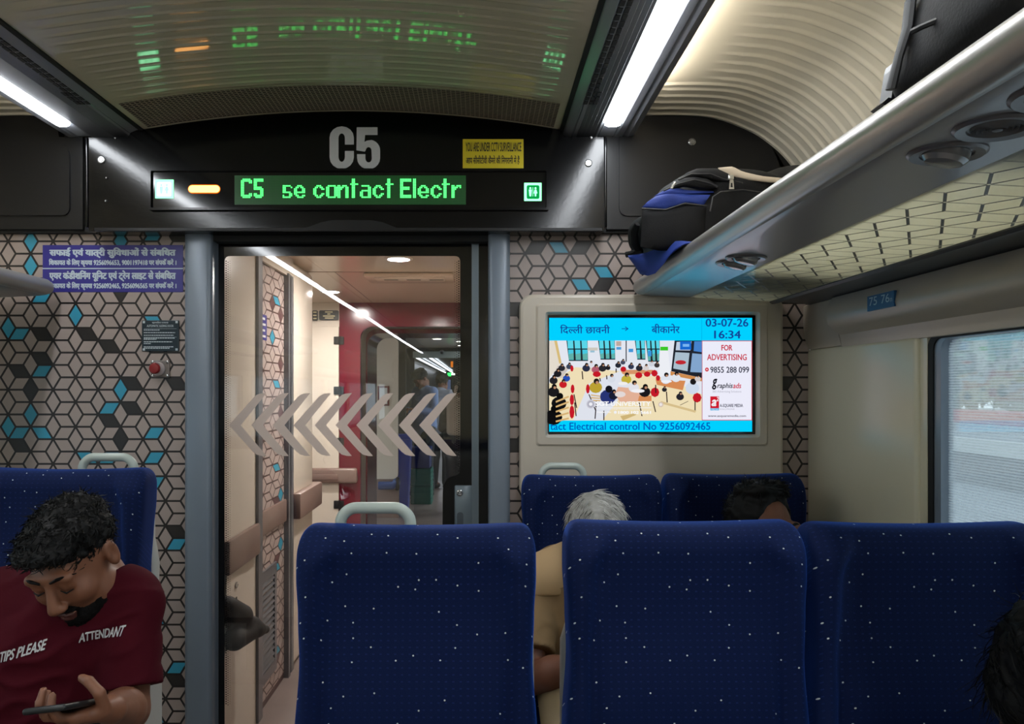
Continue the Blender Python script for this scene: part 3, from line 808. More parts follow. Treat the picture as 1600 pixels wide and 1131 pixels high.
fr = MB(); fr.ring([(3.315, zb_), (3.60, zb_), (3.60, zt_), (3.315, zt_)], [(3.335, zb_ + .05), (3.565, zb_ + .05), (3.565, zt_ - .05), (3.335, zt_ - .05)], 'x', XC - .012, XC - .002)
fr.build('grille_frame', m_post, gr)
lv = MB()
for k in range(15):
    z = zb_ + .055 + k * .027
    lv.add([(XC - .012, 3.335, z + .014), (XC - .012, 3.565, z + .014), (XC - .001, 3.565, z), (XC - .001, 3.335, z)], [(0, 1, 2, 3)])
lv.build('louvres', m_post, gr, recalc=False)
# bumper bands
for nm, a in (('trim_band_near', (XC, XC + .022, 2.85, 3.25, H - .69, H - .56)), ('trim_band_locker', (XC - .012, XC + .004, 3.315, 3.765, H - .64, H - .53)), ('trim_band_corner', (XC - .02, XC + .04, 3.90, 4.43, H - .655, H - .525))):
    struct(MB().rbox(*a, r=.008, seg=2).build(nm, m_band, smooth=True))
struct(MB().box(-2.2, .25, YW + .1, 12, ZV, ZV + .05).build('ceiling_vestibule', m_vceil))
sm = MB(); sm.box(-2.1, .1, 4.305, 4.313, ZV - .0012, ZV + .001); sm.box(-.818, -.812, 4.31, 5.82, ZV - .0012, ZV + .001)
struct(sm.build('trim_ceiling_seam', mat('seam brown', (120, 96, 84), .6)))
struct(MB().box(.0, .06, YW + .1, 5.82, 0, ZV).build('wall_vestibule_right', m_vcream))
struct(MB().box(-2.2, -2.12, 4.0, 5.9, 0, ZV).build('wall_vestibule_side', m_vcream))
# cross wall with the cream door, then the maroon gangway portal
YC = 5.82
struct(MB().box(-2.12, -1.30, YC, YC + .05, 0, ZV).build('wall_cross', m_vcream))
cd = MB(); cd.rbox(-1.29, -1.07, YC - .004, YC + .03, .02, H + .485, r=.004); cd.box(-1.30, -1.068, YC + .01, YC + .05, H + .48, ZV)
cdo = struct(cd.build('door_2', m_vcream))
for py in (532, 610, 690, 788):
    p = P(531, py, YC); hb = MB()
    hb.rbox(p.x - .045, p.x - .006, YC - .014, YC - .003, p.z - .03, p.z + .03, r=.004); hb.rbox(p.x + .006, p.x + .032, YC - .014, YC - .001, p.z - .03, p.z + .03, r=.004)
    hb.tube([(p.x, YC - .012, p.z - .032), (p.x, YC - .012, p.z + .032)], .008, 10)
    hb.build('hinge', m_gap, cdo, smooth=True)
bd = MB(); bd.rbox(-1.29, -.925, YC - .045, YC - .002, H - .70, H - .585, r=.02, seg=3)
bd.rbox(-1.26, -1.07, YC - .052, YC - .045, H - .672, H - .63, r=.003)
struct(bd.build('trim_band_door', m_band, smooth=True))
XG, XG2, ZG = -.907, -.03, H + .485
def portal(nm, y0, y1, xo0, xo1, zo, xi0, xi1, zi, r, m_):
    out = [(xo0, 0), (xo1, 0), (xo1, zo)] + [(xo1 + (xo0 - xo1) * i / 14, zo) for i in range(1, 14)] + [(xo0, zo)]
    ins_ = [(xi0, 0), (xi1, 0)]
    for i in range(8):
        a = math.pi / 2 * i / 7; ins_.append((xi1 - r + r * math.cos(a), zi - r + r * math.sin(a)))
    for i in range(8):
        a = math.pi / 2 + math.pi / 2 * i / 7; ins_.append((xi0 + r + r * math.cos(a), zi - r + r * math.sin(a)))
    k = len(ins_) - 2; out = [(xo0, 0), (xo1, 0)]
    for i in range(k // 2): out.append((xo1, zo * (.5 + .5 * i / (k // 2 - 1)))) if i < k // 4 else out.append((xo1 + (.5 * (xo0 + xo1) - xo1) * (i - k // 4 + 1) / (k // 4), zo))
    for i in range(k // 2): out.append((.5 * (xo0 + xo1) + (xo0 - .5 * (xo0 + xo1)) * (i + 1) / (k // 4), zo)) if i < k // 4 else out.append((xo0, zo * (1 - .5 * (i - k // 4) / (k // 4))))
    return struct(MB().ring(out, ins_, 'y', y0, y1).build(nm, m_, smooth=True))
portal('trim_gangway_portal', YC, YC + .05, -1.066, .25, ZV, XG, XG2, ZG, .09, m_maroon)
portal('trim_gangway_grey', YC + .05, 6.18, -1.2, .25, ZV, XG - .012, XG2 + .012, ZG + .01, .09, m_bellow)
portal('trim_gangway_inner', 6.18, 6.75, -1.2, .25, ZV, XG + .0, XG2, ZG - .025, .10, m_maroon)
# vent unit on the vestibule ceiling
vu = MB(); vu.rbox(-.66, -.15, 4.33, 4.62, ZV - .022, ZV, r=.012); vu.rbox(-.6, -.2, 4.36, 4.56, ZV - .03, ZV - .02, r=.006)
vent2 = vu.build('ceiling_air_unit', m_vceil, smooth=True); tag(vent2, 'cream air unit on the vestibule ceiling behind the door glass', 'vent')
sl = MB()
for a in (-.55, -.42, -.29): MB().box(a, a + .08, 4.40, 4.415, ZV - .0315, ZV - .0295).build('slot', m_gap, vent2)
m_dn = glow('downlight', (255, 249, 242), DOWN)
def downlight(x, y, label, r=.055, z=ZV, m_=None):
    t = thing('downlight', label, 'downlight', (x, y, z - .01), 'downlights of the vestibules')
    MB().lathe([(r + .016, -.006), (r + .016, .004), (r, .007), (r - .002, .001)], (x, y, z), (0, 0, -1), 24).build('rim', mat('light rim', (215, 210, 200), .3), t, smooth=True)
    MB().lathe([(r - .002, .001), (r - .002, .004), (.001, .0045)], (x, y, z), (0, 0, -1), 24).build('lamp', m_dn if m_ is None else m_, t)
downlight(-.41, 3.87, 'brightest round downlight, at the top of the door glass')
downlight(-1.0, 5.15, 'round downlight over the cream hinged door beyond the glass')
m_dn2 = glow('far downlight', (255, 250, 240), 22)
downlight(-.595, 8.40, 'small downlight just below the maroon beam', .06, m_=m_dn2)
downlight(-.55, 9.85, 'small downlight deeper in the next coach, left of the round detector', .06, m_=m_dn2)
downlight(-.26, 10.35, 'small downlight near the dark door edge, upper of the two there', .06, m_=m_dn2)
downlight(-.27, 11.3, 'small downlight near the dark door edge, lower of the two there', .06, m_=m_dn2)
downlight(-1.13, 9.3, 'small downlight behind the cream panel of the next coach', .06, m_=m_dn2)
# small sign plates on the cream cross wall
sg = MB(); p0, p1 = P(499, 500, YC - .002), P(529, 485, YC - .002)
sg.prism(rrect(p0.x, p1.x, p0.z, p1.z, .01), 'y', YC - .008, YC + .012); sgo = sg.build('sign_plate', mat('dark sign', (38, 42, 46), .4)); tag(sgo, 'dark sign plate high beside the maroon gangway frame', 'sign')
tb = MB()
for k, (a, b2) in enumerate(((.3, .7), (.42, .58), (.2, .82), (.3, .75))):
    z = p1.z - (k + .8) * (p1.z - p0.z) / 4.8; tb.box(p0.x + (p1.x - p0.x) * a, p0.x + (p1.x - p0.x) * b2, YC - .0086, YC - .008, z - .004, z + .004)
tb.build('print', mat('sign print', (210, 200, 160), .5), sgo)
s2 = MB(); a0, a1 = P(488, 501, YC - .002), P(496.5, 485, YC - .002); s2.prism(rrect(a0.x, a1.x, a0.z, a1.z, .008), 'y', YC - .008, YC + .012)
so2 = s2.build('pictogram_plate', mat('dark sign', (0, 0, 0))); tag(so2, 'narrow dark pictogram plate left of the wider sign plate', 'sign')
s3 = MB()
for k in range(3): s3.box(a0.x + .008, a1.x - .008, YC - .0086, YC - .008, a0.z + .012 + k * .024, a0.z + .02 + k * .024)
s3.build('pictogram', mat('sign print', (0, 0, 0)), so2)
# blue notice seen edge-on on the locker, folded black umbrella in the wall box
nb = MB(); nb.box(XC - .0115, XC - .0105, 3.335, 3.46, P(0, 531, 3.4).z, P(0, 491, 3.4).z); nbo = nb.build('blue_notice', mat('indigo notice', (44, 40, 132), .4)); tag(nbo, 'narrow indigo notice on the patterned panel behind the door glass', 'notice')
ns = MB()
for k in range(4): ns.box(XC - .0105, XC - .0098, 3.35, 3.44 - .01 * (k % 2), nbo.location.z + .012 + k * .026, nbo.location.z + .022 + k * .026)
ns.build('print', m_white, nbo)
bx = thing('wall_bin', 'wall box with a keyhole behind the lower left of the glass', 'wall box', (XC + .004, 3.0, H - 1.0))
fl = MB(); fl.ring([(2.86, H - .98), (3.06, H - .98), (3.06, H - .69), (2.86, H - .69)], [(2.86, H - .97), (2.985, H - .97), (2.985, H - .80), (2.86, H - .80)], 'x', XC + .0005, XC + .006); fl.build('flap_frame', m_vcream, bx)
MB().box(XC + .0005, XC + .002, 2.86, 2.985, H - .97, H - .80).build('opening', m_gap, bx)
MB().lathe([(.012, 0), (.012, .005), (.006, .008), (.003, .004)], (XC + .006, 2.97, H - .752), (1, 0, 0), 16).build('keyhole', m_screw, bx, smooth=True)
S = SD((XC - .01, 2.76, H - 1.08), (XC + .16, 3.2, H - .70), .0045)
S.cap((XC + .01, 2.86, H - .80), (XC + .04, 2.94, H - .86), .035, .04, .02); S.cap((XC + .03, 2.88, H - .93), (XC + .07, 3.04, H - .945), .045, .028, .03)
S.cap((XC + .07, 3.02, H - .94), (XC + .085, 3.10, H - .965), .026, .016, .02); S.cap((XC + .02, 2.86, H - .85), (XC + .06, 3.02, H - .91), .03, .02, .03)
ub = S.build('folded_cloth_bag', mat('black cloth', (22, 22, 24), .7, bump=.3, bscale=40)); tag(ub, 'crumpled black cloth hanging out of the wall box behind the glass', 'cloth')
# next coach: cream panel, bins, header, dark saloon
YN = 8.5
np_ = MB(); np_.prism(rounded([(-1.9, H - .98), (-.907, H - .98), (-.907, H + .58), (-1.15, H + .58), (-1.9, H + .58)], .06), 'y', YN, YN + .06)
npan = struct(np_.build('wall_next_coach_panel', m_vcream))
struct(MB().box(-1.9, -.90, YN + .004, YN + .07, 0, H - .98).build('wall_next_coach_lower', m_band))
struct(MB().box(-2.2, -1.15, 6.7, 6.76, 0, ZV).build('wall_gangway_back_left', m_vcream))
struct(MB().box(.12, .2, 6.75, 9.0, 0, ZV).build('wall_next_coach_right', m_vcream))
nr = MB(); a, b2 = P(590, 634, YN - .01), P(608, 603, YN - .01)
nr.rbox(a.x, b2.x, YN - .012, YN, a.z, b2.z, r=.004); nro = nr.build('framed_notice', m_maroon); tag(nro, 'small white notice in a red frame on the far cream panel', 'notice')
MB().box(a.x + .02, b2.x - .02, YN - .0135, YN - .0119, a.z + .02, b2.z - .02).build('paper', m_white, nro)
hd = MB(); a, b2 = P(592, 768, YN - .03), P(619, 748, YN - .03)
hd.tube([(a.x, YN - .06, (a.z + b2.z) / 2), (b2.x - .03, YN - .06, (a.z + b2.z) / 2), (b2.x, YN - .06, (a.z + b2.z) / 2 + .03), (b2.x + .01, YN - .03, (a.z + b2.z) / 2 + .04)], .045, 12)
hdo = hd.build('blue_grab_rail', mat('blue rail', (44, 70, 130), .4), smooth=True); tag(hdo, 'blue padded grab rail on the cream panel of the next coach', 'rail')
MB().rbox(b2.x + .0, b2.x + .035, YN - .1, YN + .0, a.z + .02, b2.z + .02, r=.01).build('bracket', m_gap, hdo)
def frustum(mb, cx, cyy, z0, z1, w0, w1, d0, d1, mi=0):
    vs = [(cx + sx * w * .5, cyy + sy * d * .5, z) for z, w, d in ((z0, w0, d0), (z1, w1, d1)) for sx, sy in ((-1, -1), (1, -1), (1, 1), (-1, 1))]
    mb.add(vs, [(0, 1, 2, 3), (4, 5, 6, 7), (0, 1, 5, 4), (1, 2, 6, 5), (2, 3, 7, 6), (3, 0, 4, 7)], mi)
bn = thing('dustbin', 'tall blue plastic bin half behind the cream panel of the next coach', 'bin', (-.915, 8.77, 0))
m_bin = mat('blue bin plastic', (22, 62, 190), .35)
w_ = MB(); frustum(w_, -.915, 8.77, 0, .86, .19, .26, .2, .26); w_.build('body', m_bin, bn)
w_ = MB(); w_.rbox(-1.05, -.78, 8.63, 8.91, .86, .91, r=.015); w_.build('rim', m_bin, bn, smooth=True)
for k in range(2):
    cr = MB(); zz = .22 * k
    cr.ring(rrect(-.86, -.6, 9.5, 9.82, .02), rrect(-.845, -.615, 9.515, 9.805, .02), 'z', zz + .002, zz + .216)
    for j in range(4): cr.ring(rrect(-.866, -.594, 9.494, 9.826, .02), rrect(-.85, -.61, 9.51, 9.81, .02), 'z', zz + .02 + j * .05, zz + .032 + j * .05)
    cr.box(-.85, -.61, 9.51, 9.81, zz + .002, zz + .012)
    o = cr.build('plastic_crate', mat('green crate', (10, 92, 78), .4)); tag(o, ['green plastic crate standing on the far floor behind the blue bin', 'green plastic crate on top of another one behind the blue bin'][k], 'crate', 'green crates')
cr = MB(); cr.rbox(-.86, -.62, 9.5, 9.82, .446, .70, r=.015); cr.ring(rrect(-.87, -.61, 9.49, 9.83, .02), rrect(-.85, -.63, 9.51, 9.81, .02), 'z', .66, .705)
o = cr.build('plastic_tub', mat('dark blue tub', (18, 34, 92), .4), smooth=True); tag(o, 'dark blue plastic tub on top of the green crates', 'tub')
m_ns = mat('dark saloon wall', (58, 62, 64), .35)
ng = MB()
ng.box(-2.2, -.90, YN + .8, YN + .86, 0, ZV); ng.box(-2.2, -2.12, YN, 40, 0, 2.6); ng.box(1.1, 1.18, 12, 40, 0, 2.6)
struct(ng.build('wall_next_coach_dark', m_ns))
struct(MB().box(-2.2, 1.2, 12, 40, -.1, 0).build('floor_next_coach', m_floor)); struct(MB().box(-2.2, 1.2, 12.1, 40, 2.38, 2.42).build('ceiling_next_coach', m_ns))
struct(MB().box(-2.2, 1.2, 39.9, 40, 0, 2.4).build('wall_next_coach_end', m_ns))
hb = MB(); a, b2 = P(645, 559, 11.9), P(730, 549, 11.9)
hb.box(a.x, b2.x + .1, 11.9, 12.0, a.z, b2.z); struct(hb.build('trim_far_door_header', mat('pale aluminium', (170, 186, 186), .3, metal=.4)))
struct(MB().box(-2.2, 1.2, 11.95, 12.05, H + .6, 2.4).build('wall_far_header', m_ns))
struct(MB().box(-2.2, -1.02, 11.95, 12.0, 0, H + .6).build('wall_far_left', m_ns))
dt = MB(); p = P(688, 549.5, 11.5); dt.lathe([(.05, 0), (.05, .03), (.04, .045), (.02, .05), (.001, .05)], (p.x, 11.95, p.z), (0, -1, 0), 20)
o = dt.build('smoke_detector', mat('pale detector', (170, 172, 172), .4), smooth=True); tag(o, 'round pale detector on the dark header of the next coach', 'detector')
m_fs = glow('far light strip', (235, 245, 255), 6)
for x, l_ in ((-1.36, 'far light strip in the dark coach beyond, nearer the aisle'), (-1.72, 'far light strip reflection in the dark coach beyond, nearer the window')):
    t = MB(); t.box(x - .03, x + .03, 13.5, 38, H + .88, H + .90); o = t.build('far_light_line', m_fs); tag(o, l_, 'ceiling light', 'far light strips')  # the bar nearer the window glows to stand in for the strip's reflection
fs = thing('far_sign', 'tiny green and white lit sign far beyond the door glass', 'sign', (-.45, 13.0, H + .2))
p = P(702, 585, 13.0); MB().box(p.x - .03, p.x + .03, 13, 13.03, p.z - .03, p.z + .03).build('green_lamp', glow('far green', (40, 220, 90), 3), fs)
p = P(708, 584.5, 13.0); MB().box(p.x - .03, p.x + .03, 13, 13.03, p.z - .015, p.z + .015).build('white_lamp', glow('far white', (225, 255, 235), 3), fs)
p = P(706, 569, 13.0); MB().box(p.x - .02, p.x + .02, 13, 13.03, p.z - .05, p.z + .05).build('amber_lamp', glow('far amber', (200, 110, 20), 1.2), fs)
tvf = thing('far_screen', 'dim bluish screen in the coach beyond the door glass', 'screen', (P(696, 602, 12.6).x, 12.6, H - .1))
x0, x1, z0, z1 = pxrect(684, 591, 706, 613, 12.6); MB().rbox(x0, x1, 12.6, 12.66, z0, z1, r=.01).build('casing', m_gap, tvf)
MB().box(x0 + .02, x1 - .02, 12.598, 12.601, z0 + .02, z1 - .02).build('picture', glow('far picture', (84, 100, 135), .8), tvf)

# ------------------------------------------------------------------ display in the fascia
YE = YF - .004
pd = thing('information_display', 'illuminated passenger display in the black fascia below the coach number', 'display', P(545, 330, YE))
x0, x1, z0, z1 = pxrect(234, 264.5, 857, 329, YE)
MB().ring(rrect(x0, x1, z0, z1, .004), rrect(x0 + .008, x1 - .008, z0 + .008, z1 - .008, .004), 'y', YE - .012, YE + .003).build('surround', m_black, pd)
MB().box(x0 + .006, x1 - .006, YE - .0005, YE + .004, z0 + .006, z1 - .006).build('window_plate', mat('display glass', (10, 10, 10), .1, spec=.5), pd)
x0, x1, z0, z1 = pxrect(367, 274.5, 728, 320, YE)
pan = MB(); pan.box(x0, x1, YE - .004, YE, z0, z1)
NC, NR = 144, 18
pan.v, pan.f, pan.m = pan.v, pan.f, pan.m
dotp = (x1 - x0) / NC; dotz = (z1 - z0) / NR
m_halo = mat('haloed matrix', (16, 34, 20), .3, emit=(16, 90, 30), estr=.18)  # weak emission on the unlit matrix imitates the halo of the lit dots
ledp = pan.build('matrix_panel', m_halo, pd)
off = MB(); on = MB()
X2 = 'XX     '; X3 = 'XX   XX'
G = {'C': [' XXXXX ', 'XXXXXXX', X3] + [X2] * 6 + [X3, 'XXXXXXX', ' XXXXX '],
     '5': ['XXXXXX', 'XXXXXX', 'XX    ', 'XX    ', 'XX    ', 'XXXXX ', 'XXXXXX', '    XX', '    XX', 'XX  XX', 'XXXXXX', ' XXXX '],
     's': ['XXXXX ', 'XX   X', 'XX    ', 'XX    ', 'XXXXX ', '    XX', 'X   XX', 'XXXXX '],
     'e': ['  XXX  ', ' XX XX ', X3, X3, 'XXXXXXX', X2, ' XX  XX', '  XXXX '],
     'c': ['  XXX  ', ' XX XX ', X3, X2, X2, X3, ' XX XX ', '  XXX  '],
     'o': [' XXXXX '] + [X3] * 6 + [' XXXXX '], 'n': ['XX XXX ', 'XXXX XX', 'XXX  XX'] + [X3] * 5,
     't': [' XX  '] * 3 + ['XXXXX'] + [' XX  '] * 8,
     'a': [' XXXXX ', '     XX', '     XX', ' XXXXXX', X3, X3, X3, ' XXXXXX'],
     'E': ['XXXXXXX', 'XXXXXXX', X2, X2, X2, 'XXXXXX ', 'XXXXXX ', X2, X2, X2, 'XXXXXXX', 'XXXXXXX'],
     'l': ['XX'] * 12, 'r': ['XX XXX', 'XXXX X', 'XXX   '] + ['XX    '] * 5}
words = [MB()]
for ch, col0 in zip('C5secontactElectr', (4, 12, 30, 37, 49, 57, 64, 72, 78, 86, 94, 103, 111, 114, 122, 129, 135)):
    g = G[ch]; row0 = 14 - len(g)
    if col0 in (30, 49, 103): words.append(MB())
    on = words[-1]
    for r, rowt in enumerate(g):
        for k, cc in enumerate(rowt):
            if cc == 'X' and 0 <= col0 + k < NC:
                X, Z = x0 + (col0 + k + .5) * dotp, z1 - (row0 + r + .5) * dotz; s_ = dotp * .40
                on.poly([(X - s_, YE - .0052, Z - s_), (X + s_, YE - .0052, Z - s_), (X + s_, YE - .0052, Z + s_), (X - s_, YE - .0052, Z + s_)])
for r in range(NR):
    for k in range(NC):
        X, Z = x0 + (k + .5) * dotp, z0 + (r + .5) * dotz; s_ = dotp * .27
        off.poly([(X - s_, YE - .0046, Z - s_), (X + s_, YE - .0046, Z - s_), (X + s_, YE - .0046, Z + s_), (X - s_, YE - .0046, Z + s_)])
off.build('haloed_dots', mat('haloed dot', (26, 60, 32), .4, emit=(40, 130, 56), estr=.30), ledp, recalc=False)  # dots that are off still emit a little, as halo of the lettering
for on in words: on.build('lettering', glow('green led', (72, 255, 104), 3.4), ledp, recalc=False)
m_gs = glow('green sign light', (10, 160, 74), 1.0); m_ws = glow('white sign light', (128, 255, 170), 3.0)
def sign(px0, py0, px1, py1, left):
    x0, x1, z0, z1 = pxrect(px0, py0, px1, py1, YE)
    o = MB().rbox(x0, x1, YE - .004, YE, z0, z1, r=.001).build('toilet_sign', m_ws, pd)
    w = (x1 - x0)
    g = MB(); g.prism(rrect(x0 + w * (.14 if not left else .10), x1 - w * (.12 if not left else .10), z0 + w * .1, z1 - w * .14, .006), 'y', YE - .0048, YE - .0041); 
    g.build('green_field', m_gs if not left else glow('pale green field', (156, 255, 190), 4.0), o)
    p = MB(); cxm = (x0 + x1) / 2; czm = (z0 + z1) / 2
    for sx in (-1, 1):
        cx2 = cxm + sx * w * .15
        p.prism([(cx2 + w * .06 * math.cos(a * math.pi / 4), czm + w * .2 + w * .06 * math.sin(a * math.pi / 4)) for a in range(8)], 'y', YE - .0056, YE - .0049)
        if sx < 0: p.prism([(cx2 - w * .09, czm + .12 * w), (cx2 + w * .09, czm + .12 * w), (cx2 + w * .07, czm - .08 * w), (cx2 + w * .05, czm - .27 * w), (cx2 - w * .05, czm - .27 * w), (cx2 - w * .07, czm - .08 * w)], 'y', YE - .0056, YE - .0049)
        else: p.prism([(cx2 - w * .05, czm + .12 * w), (cx2 + w * .05, czm + .12 * w), (cx2 + w * .11, czm - .1 * w), (cx2 + w * .05, czm - .1 * w), (cx2 + w * .04, czm - .27 * w), (cx2 - w * .04, czm - .27 * w), (cx2 - w * .05, czm - .1 * w), (cx2 - w * .11, czm - .1 * w)], 'y', YE - .0056, YE - .0049)
    p.prism([(cxm - w * .012, czm + .25 * w), (cxm + w * .012, czm + .25 * w), (cxm + w * .012, czm - .27 * w), (cxm - w * .012, czm - .27 * w)], 'y', YE - .0056, YE - .0049)
    p.build('pictogram', m_ws, o)
sign(819, 286, 846, 314, False); sign(243, 281, 271.5, 310, True)
x0, x1, z0, z1 = pxrect(295, 290, 343.5, 301, YE)
MB().prism(rrect(x0, x1, z0, z1, (z1 - z0) * .49), 'y', YE - .003, YE).build('amber_lamp', glow('amber lamp', (255, 176, 92), 5.0), pd)
a0, a1, b0, b1 = pxrect(294, 288.5, 344.5, 302.5, YE)
MB().prism(rrect(a0, a1, b0, b1, (b1 - b0) * .49), 'y', YE - .0022, YE + .001).build('amber_rim', glow('amber rim', (255, 116, 10), 1.0), pd)

# coach number in tall condensed letters
cn = MB(); yc = YF - .0012
def L(px, py): p = P(px, py, YF); return (p.x, p.z)
def outline(pts_o, pts_i=None):
    pass
def arcp(cx, cyy, rx, ry, a0, a1, n=8): return [(cx + rx * math.cos(math.radians(a0 + (a1 - a0) * i / n)), cyy - ry * math.sin(math.radians(a0 + (a1 - a0) * i / n))) for i in range(n + 1)]
# C: band between an outer and an inner rounded slot, open to the right
co_ = arcp(534, 215, 19, 17.5, 0, 180) + arcp(534, 246, 19, 18, 180, 360)
ci_ = arcp(534, 216, 5.0, 7.5, 0, 180) + arcp(534, 245, 5.0, 8, 180, 360)
def bandC(o, i): return [L(*p) for p in o[:1]], 0
pts = [(553, 226), *arcp(534, 215, 19, 17.5, 0, 180), *arcp(534, 246, 19, 18, 180, 360), (553, 236), (539, 236), *reversed(arcp(534, 245, 5.0, 8, 180, 360)), *reversed(arcp(534, 216, 5.0, 7.5, 0, 180)), (539, 226)]
def fillpoly(mb, pts2, y):
    bm = bmesh.new(); vv = [bm.verts.new((p[0], y, p[1])) for p in pts2]
    ee = [bm.edges.new((vv[i], vv[(i + 1) % len(vv)])) for i in range(len(vv))]
    bmesh.ops.triangle_fill(bm, edges=ee, use_beauty=True, normal=(0, -1, 0)); bm.verts.index_update()
    mb.add([v.co for v in bm.verts], [[v.index for v in f.verts] for f in bm.faces]); bm.free()
fillpoly(cn, [L(*p) for p in pts], yc)
p5 = [(557.5, 199), (590, 199), (590, 211), (570.5, 211), (569.5, 222), (573, 220), *arcp(577, 235, 17, 16.5, 78, 0, 6), *arcp(576, 247, 18, 17.5, 0, -180, 10), (558, 241), (571, 241), *arcp(576, 248, 5, 6, 180, 360, 6), *arcp(576, 235, 4.5, 5, 0, 180, 6), (570, 237), (557, 235)]
fillpoly(cn, [L(*p) for p in p5], yc)
o = cn.build('coach_number', mat('grey vinyl letters', (205, 205, 203), .5), recalc=False, origin=L and (P(554, 265, YF).x, YF - .0012, P(554, 265, YF).z)); tag(o, 'large grey coach number C5 on the black fascia', 'lettering')

# yellow surveillance sticker
x0, x1, z0, z1 = pxrect(723, 217.5, 818, 265.5, YF)
st = MB(); st.rbox(x0, x1, YF - .0015, YF, z0, z1, r=.0005, seg=1); so = st.build('surveillance_sticker', mat('yellow sticker', (206, 186, 24), .45)); tag(so, 'yellow surveillance sticker on the black fascia', 'sticker')
tx = MB(); ty = YF - .0019
a = pxrect(727.5, 222.5, 814.5, 237, YF); put_text(tx, 'YOU ARE UNDER CCTV SURVEILLANCE', a[0], a[2], a[1], a[3], ty, bold=.05)
a = pxrect(728, 243, 812, 258, YF); put_text(tx, 'आप सीसीटीवी कैमरे की िनगरानी में हैं', a[0], a[2], a[1], a[3], ty, bold=.05)
tx.build('print', mat('black print', (22, 22, 16), .6), so, recalc=False)

# two-part indigo Hindi notice on the pattern
x0, x1, z0, z1 = pxrect(67, 383, 286.5, 456.5, YW)
st = MB(); st.rbox(x0, x1, YW - .0022, YW - .0007, z0, z1, r=.0005, seg=1); so = st.build('helpline_notice', mat('indigo notice', (44, 40, 132), .4)); tag(so, 'indigo Hindi helpline notice on the patterned wall left of the door', 'notice')
tx = MB(); ty = YW - .0027
def line(s_, a0, b0, a1, b1, bold):
    r = pxrect(50 + a0 / 4.916, 370 + b0 / 4.916, 50 + a1 / 4.916, 370 + b1 / 4.916, YW); put_text(tx, s_, r[0], r[2], r[1], r[3], ty, bold=bold)
line('सफाई एवं यात्री सुिवधाओं से संबिधत', 135, 82, 1108, 165, .13)
line('िशकायत के िलए कृपया 9256096653, 9001197418 पर संपकॅ करें ।', 132, 168, 1112, 232, .12)
line('एयर कंडीशिनंग यूिनट एवं ट्रेन लाइट से संबिधत', 135, 258, 1108, 345, .13)
line('िशकायत के िलए कृपया 9256092465, 9256096565 पर संपकॅ करें ।', 132, 346, 1112, 410, .12)
r = pxrect(67, 370 + 240 / 4.916, 286.5, 370 + 248 / 4.916, YW); tx.box(r[0], r[1], ty, ty + .0004, r[2], r[3])
tx.build('print', mat('pale print', (0, 0, 0)), so, recalc=False)

# dark plate with the sliding door instructions
x0, x1, z0, z1 = pxrect(222.5, 500.5, 280.5, 549, YW)
st = MB(); st.rbox(x0, x1, YW - .006, YW - .0007, z0, z1, r=.002); so = st.build('instruction_plate', mat('dark teal plate', (16, 38, 48), .35)); tag(so, 'dark instruction plate for the automatic sliding door, above the red button', 'sign')
tx = MB(); ty = YW - .0066
def pl(x): return x0 + (x1 - x0) * x
def pz(z): return z1 - (z1 - z0) * z
put_text(tx, 'स्वचािलत दरवाजा', pl(.28), pz(.12), pl(.72), pz(.04), ty, bold=.05)
put_text(tx, 'AUTOMATIC SLIDING DOOR', pl(.14), pz(.22), pl(.86), pz(.145), ty, bold=.05)
for z, w in ((.30, .48), (.385, .9), (.47, .86), (.56, .9), (.60, .4), (.68, .82), (.735, .25), (.84, .85), (.885, .75)):
    k = .06
    while k < w:
        d = .03 + .04 * random.random(); tx.box(pl(k), pl(min(k + d, w)), ty, ty + .0003, pz(z + .028), pz(z)); k += d + .012
for z in (.27, .54): tx.box(pl(.06), pl(.94), ty, ty + .0003, pz(z + .006), pz(z))
for ax_, az_ in ((.06, .06), (.94, .06), (.06, .94), (.94, .94)): tx.box(pl(ax_) - .004, pl(ax_) + .004, ty, ty + .0003, pz(az_) - .004, pz(az_) + .004)
tx.build('print', mat('plate print', (190, 200, 205), .5), so, recalc=False)

# red emergency push button
eb = thing('push_button', 'round red push button on a grey plate below the instruction plate', 'button', P(251, 590, YW - .001))
x0, x1, z0, z1 = pxrect(237, 563, 266, 590, YW)
bp = MB().rbox(x0, x1, YW - .008, YW - .0007, z0, z1, r=.003).build('mounting_plate', mat('grey plate', (120, 112, 108), .4, metal=.3), eb)
for ax_, az_ in ((.1, .1), (.9, .1), (.1, .9), (.9, .9)):
    MB().lathe([(.005, 0), (.005, .002), (.002, .004)], (x0 + (x1 - x0) * ax_, YW - .008, z0 + (z1 - z0) * az_), (0, -1, 0), 12).build('bolt', m_screw, bp, smooth=True)
c = P(247, 576, YW - .008)
MB().lathe([(.025, 0), (.025, .006), (.022, .010), (.021, .006)], (c.x, YW - .008, c.z), (0, -1, 0), 28).build('collar', mat('pale collar', (190, 178, 176), .4), eb, smooth=True)
MB().lathe([(.010, .004), (.010, .022), (.019, .024), (.0195, .032), (.016, .037), (.004, .039), (.0005, .039)], (c.x, YW - .008, c.z), (0, -1, 0), 28).build('button_head', mat('red button', (132, 28, 30), .35), eb, smooth=True)

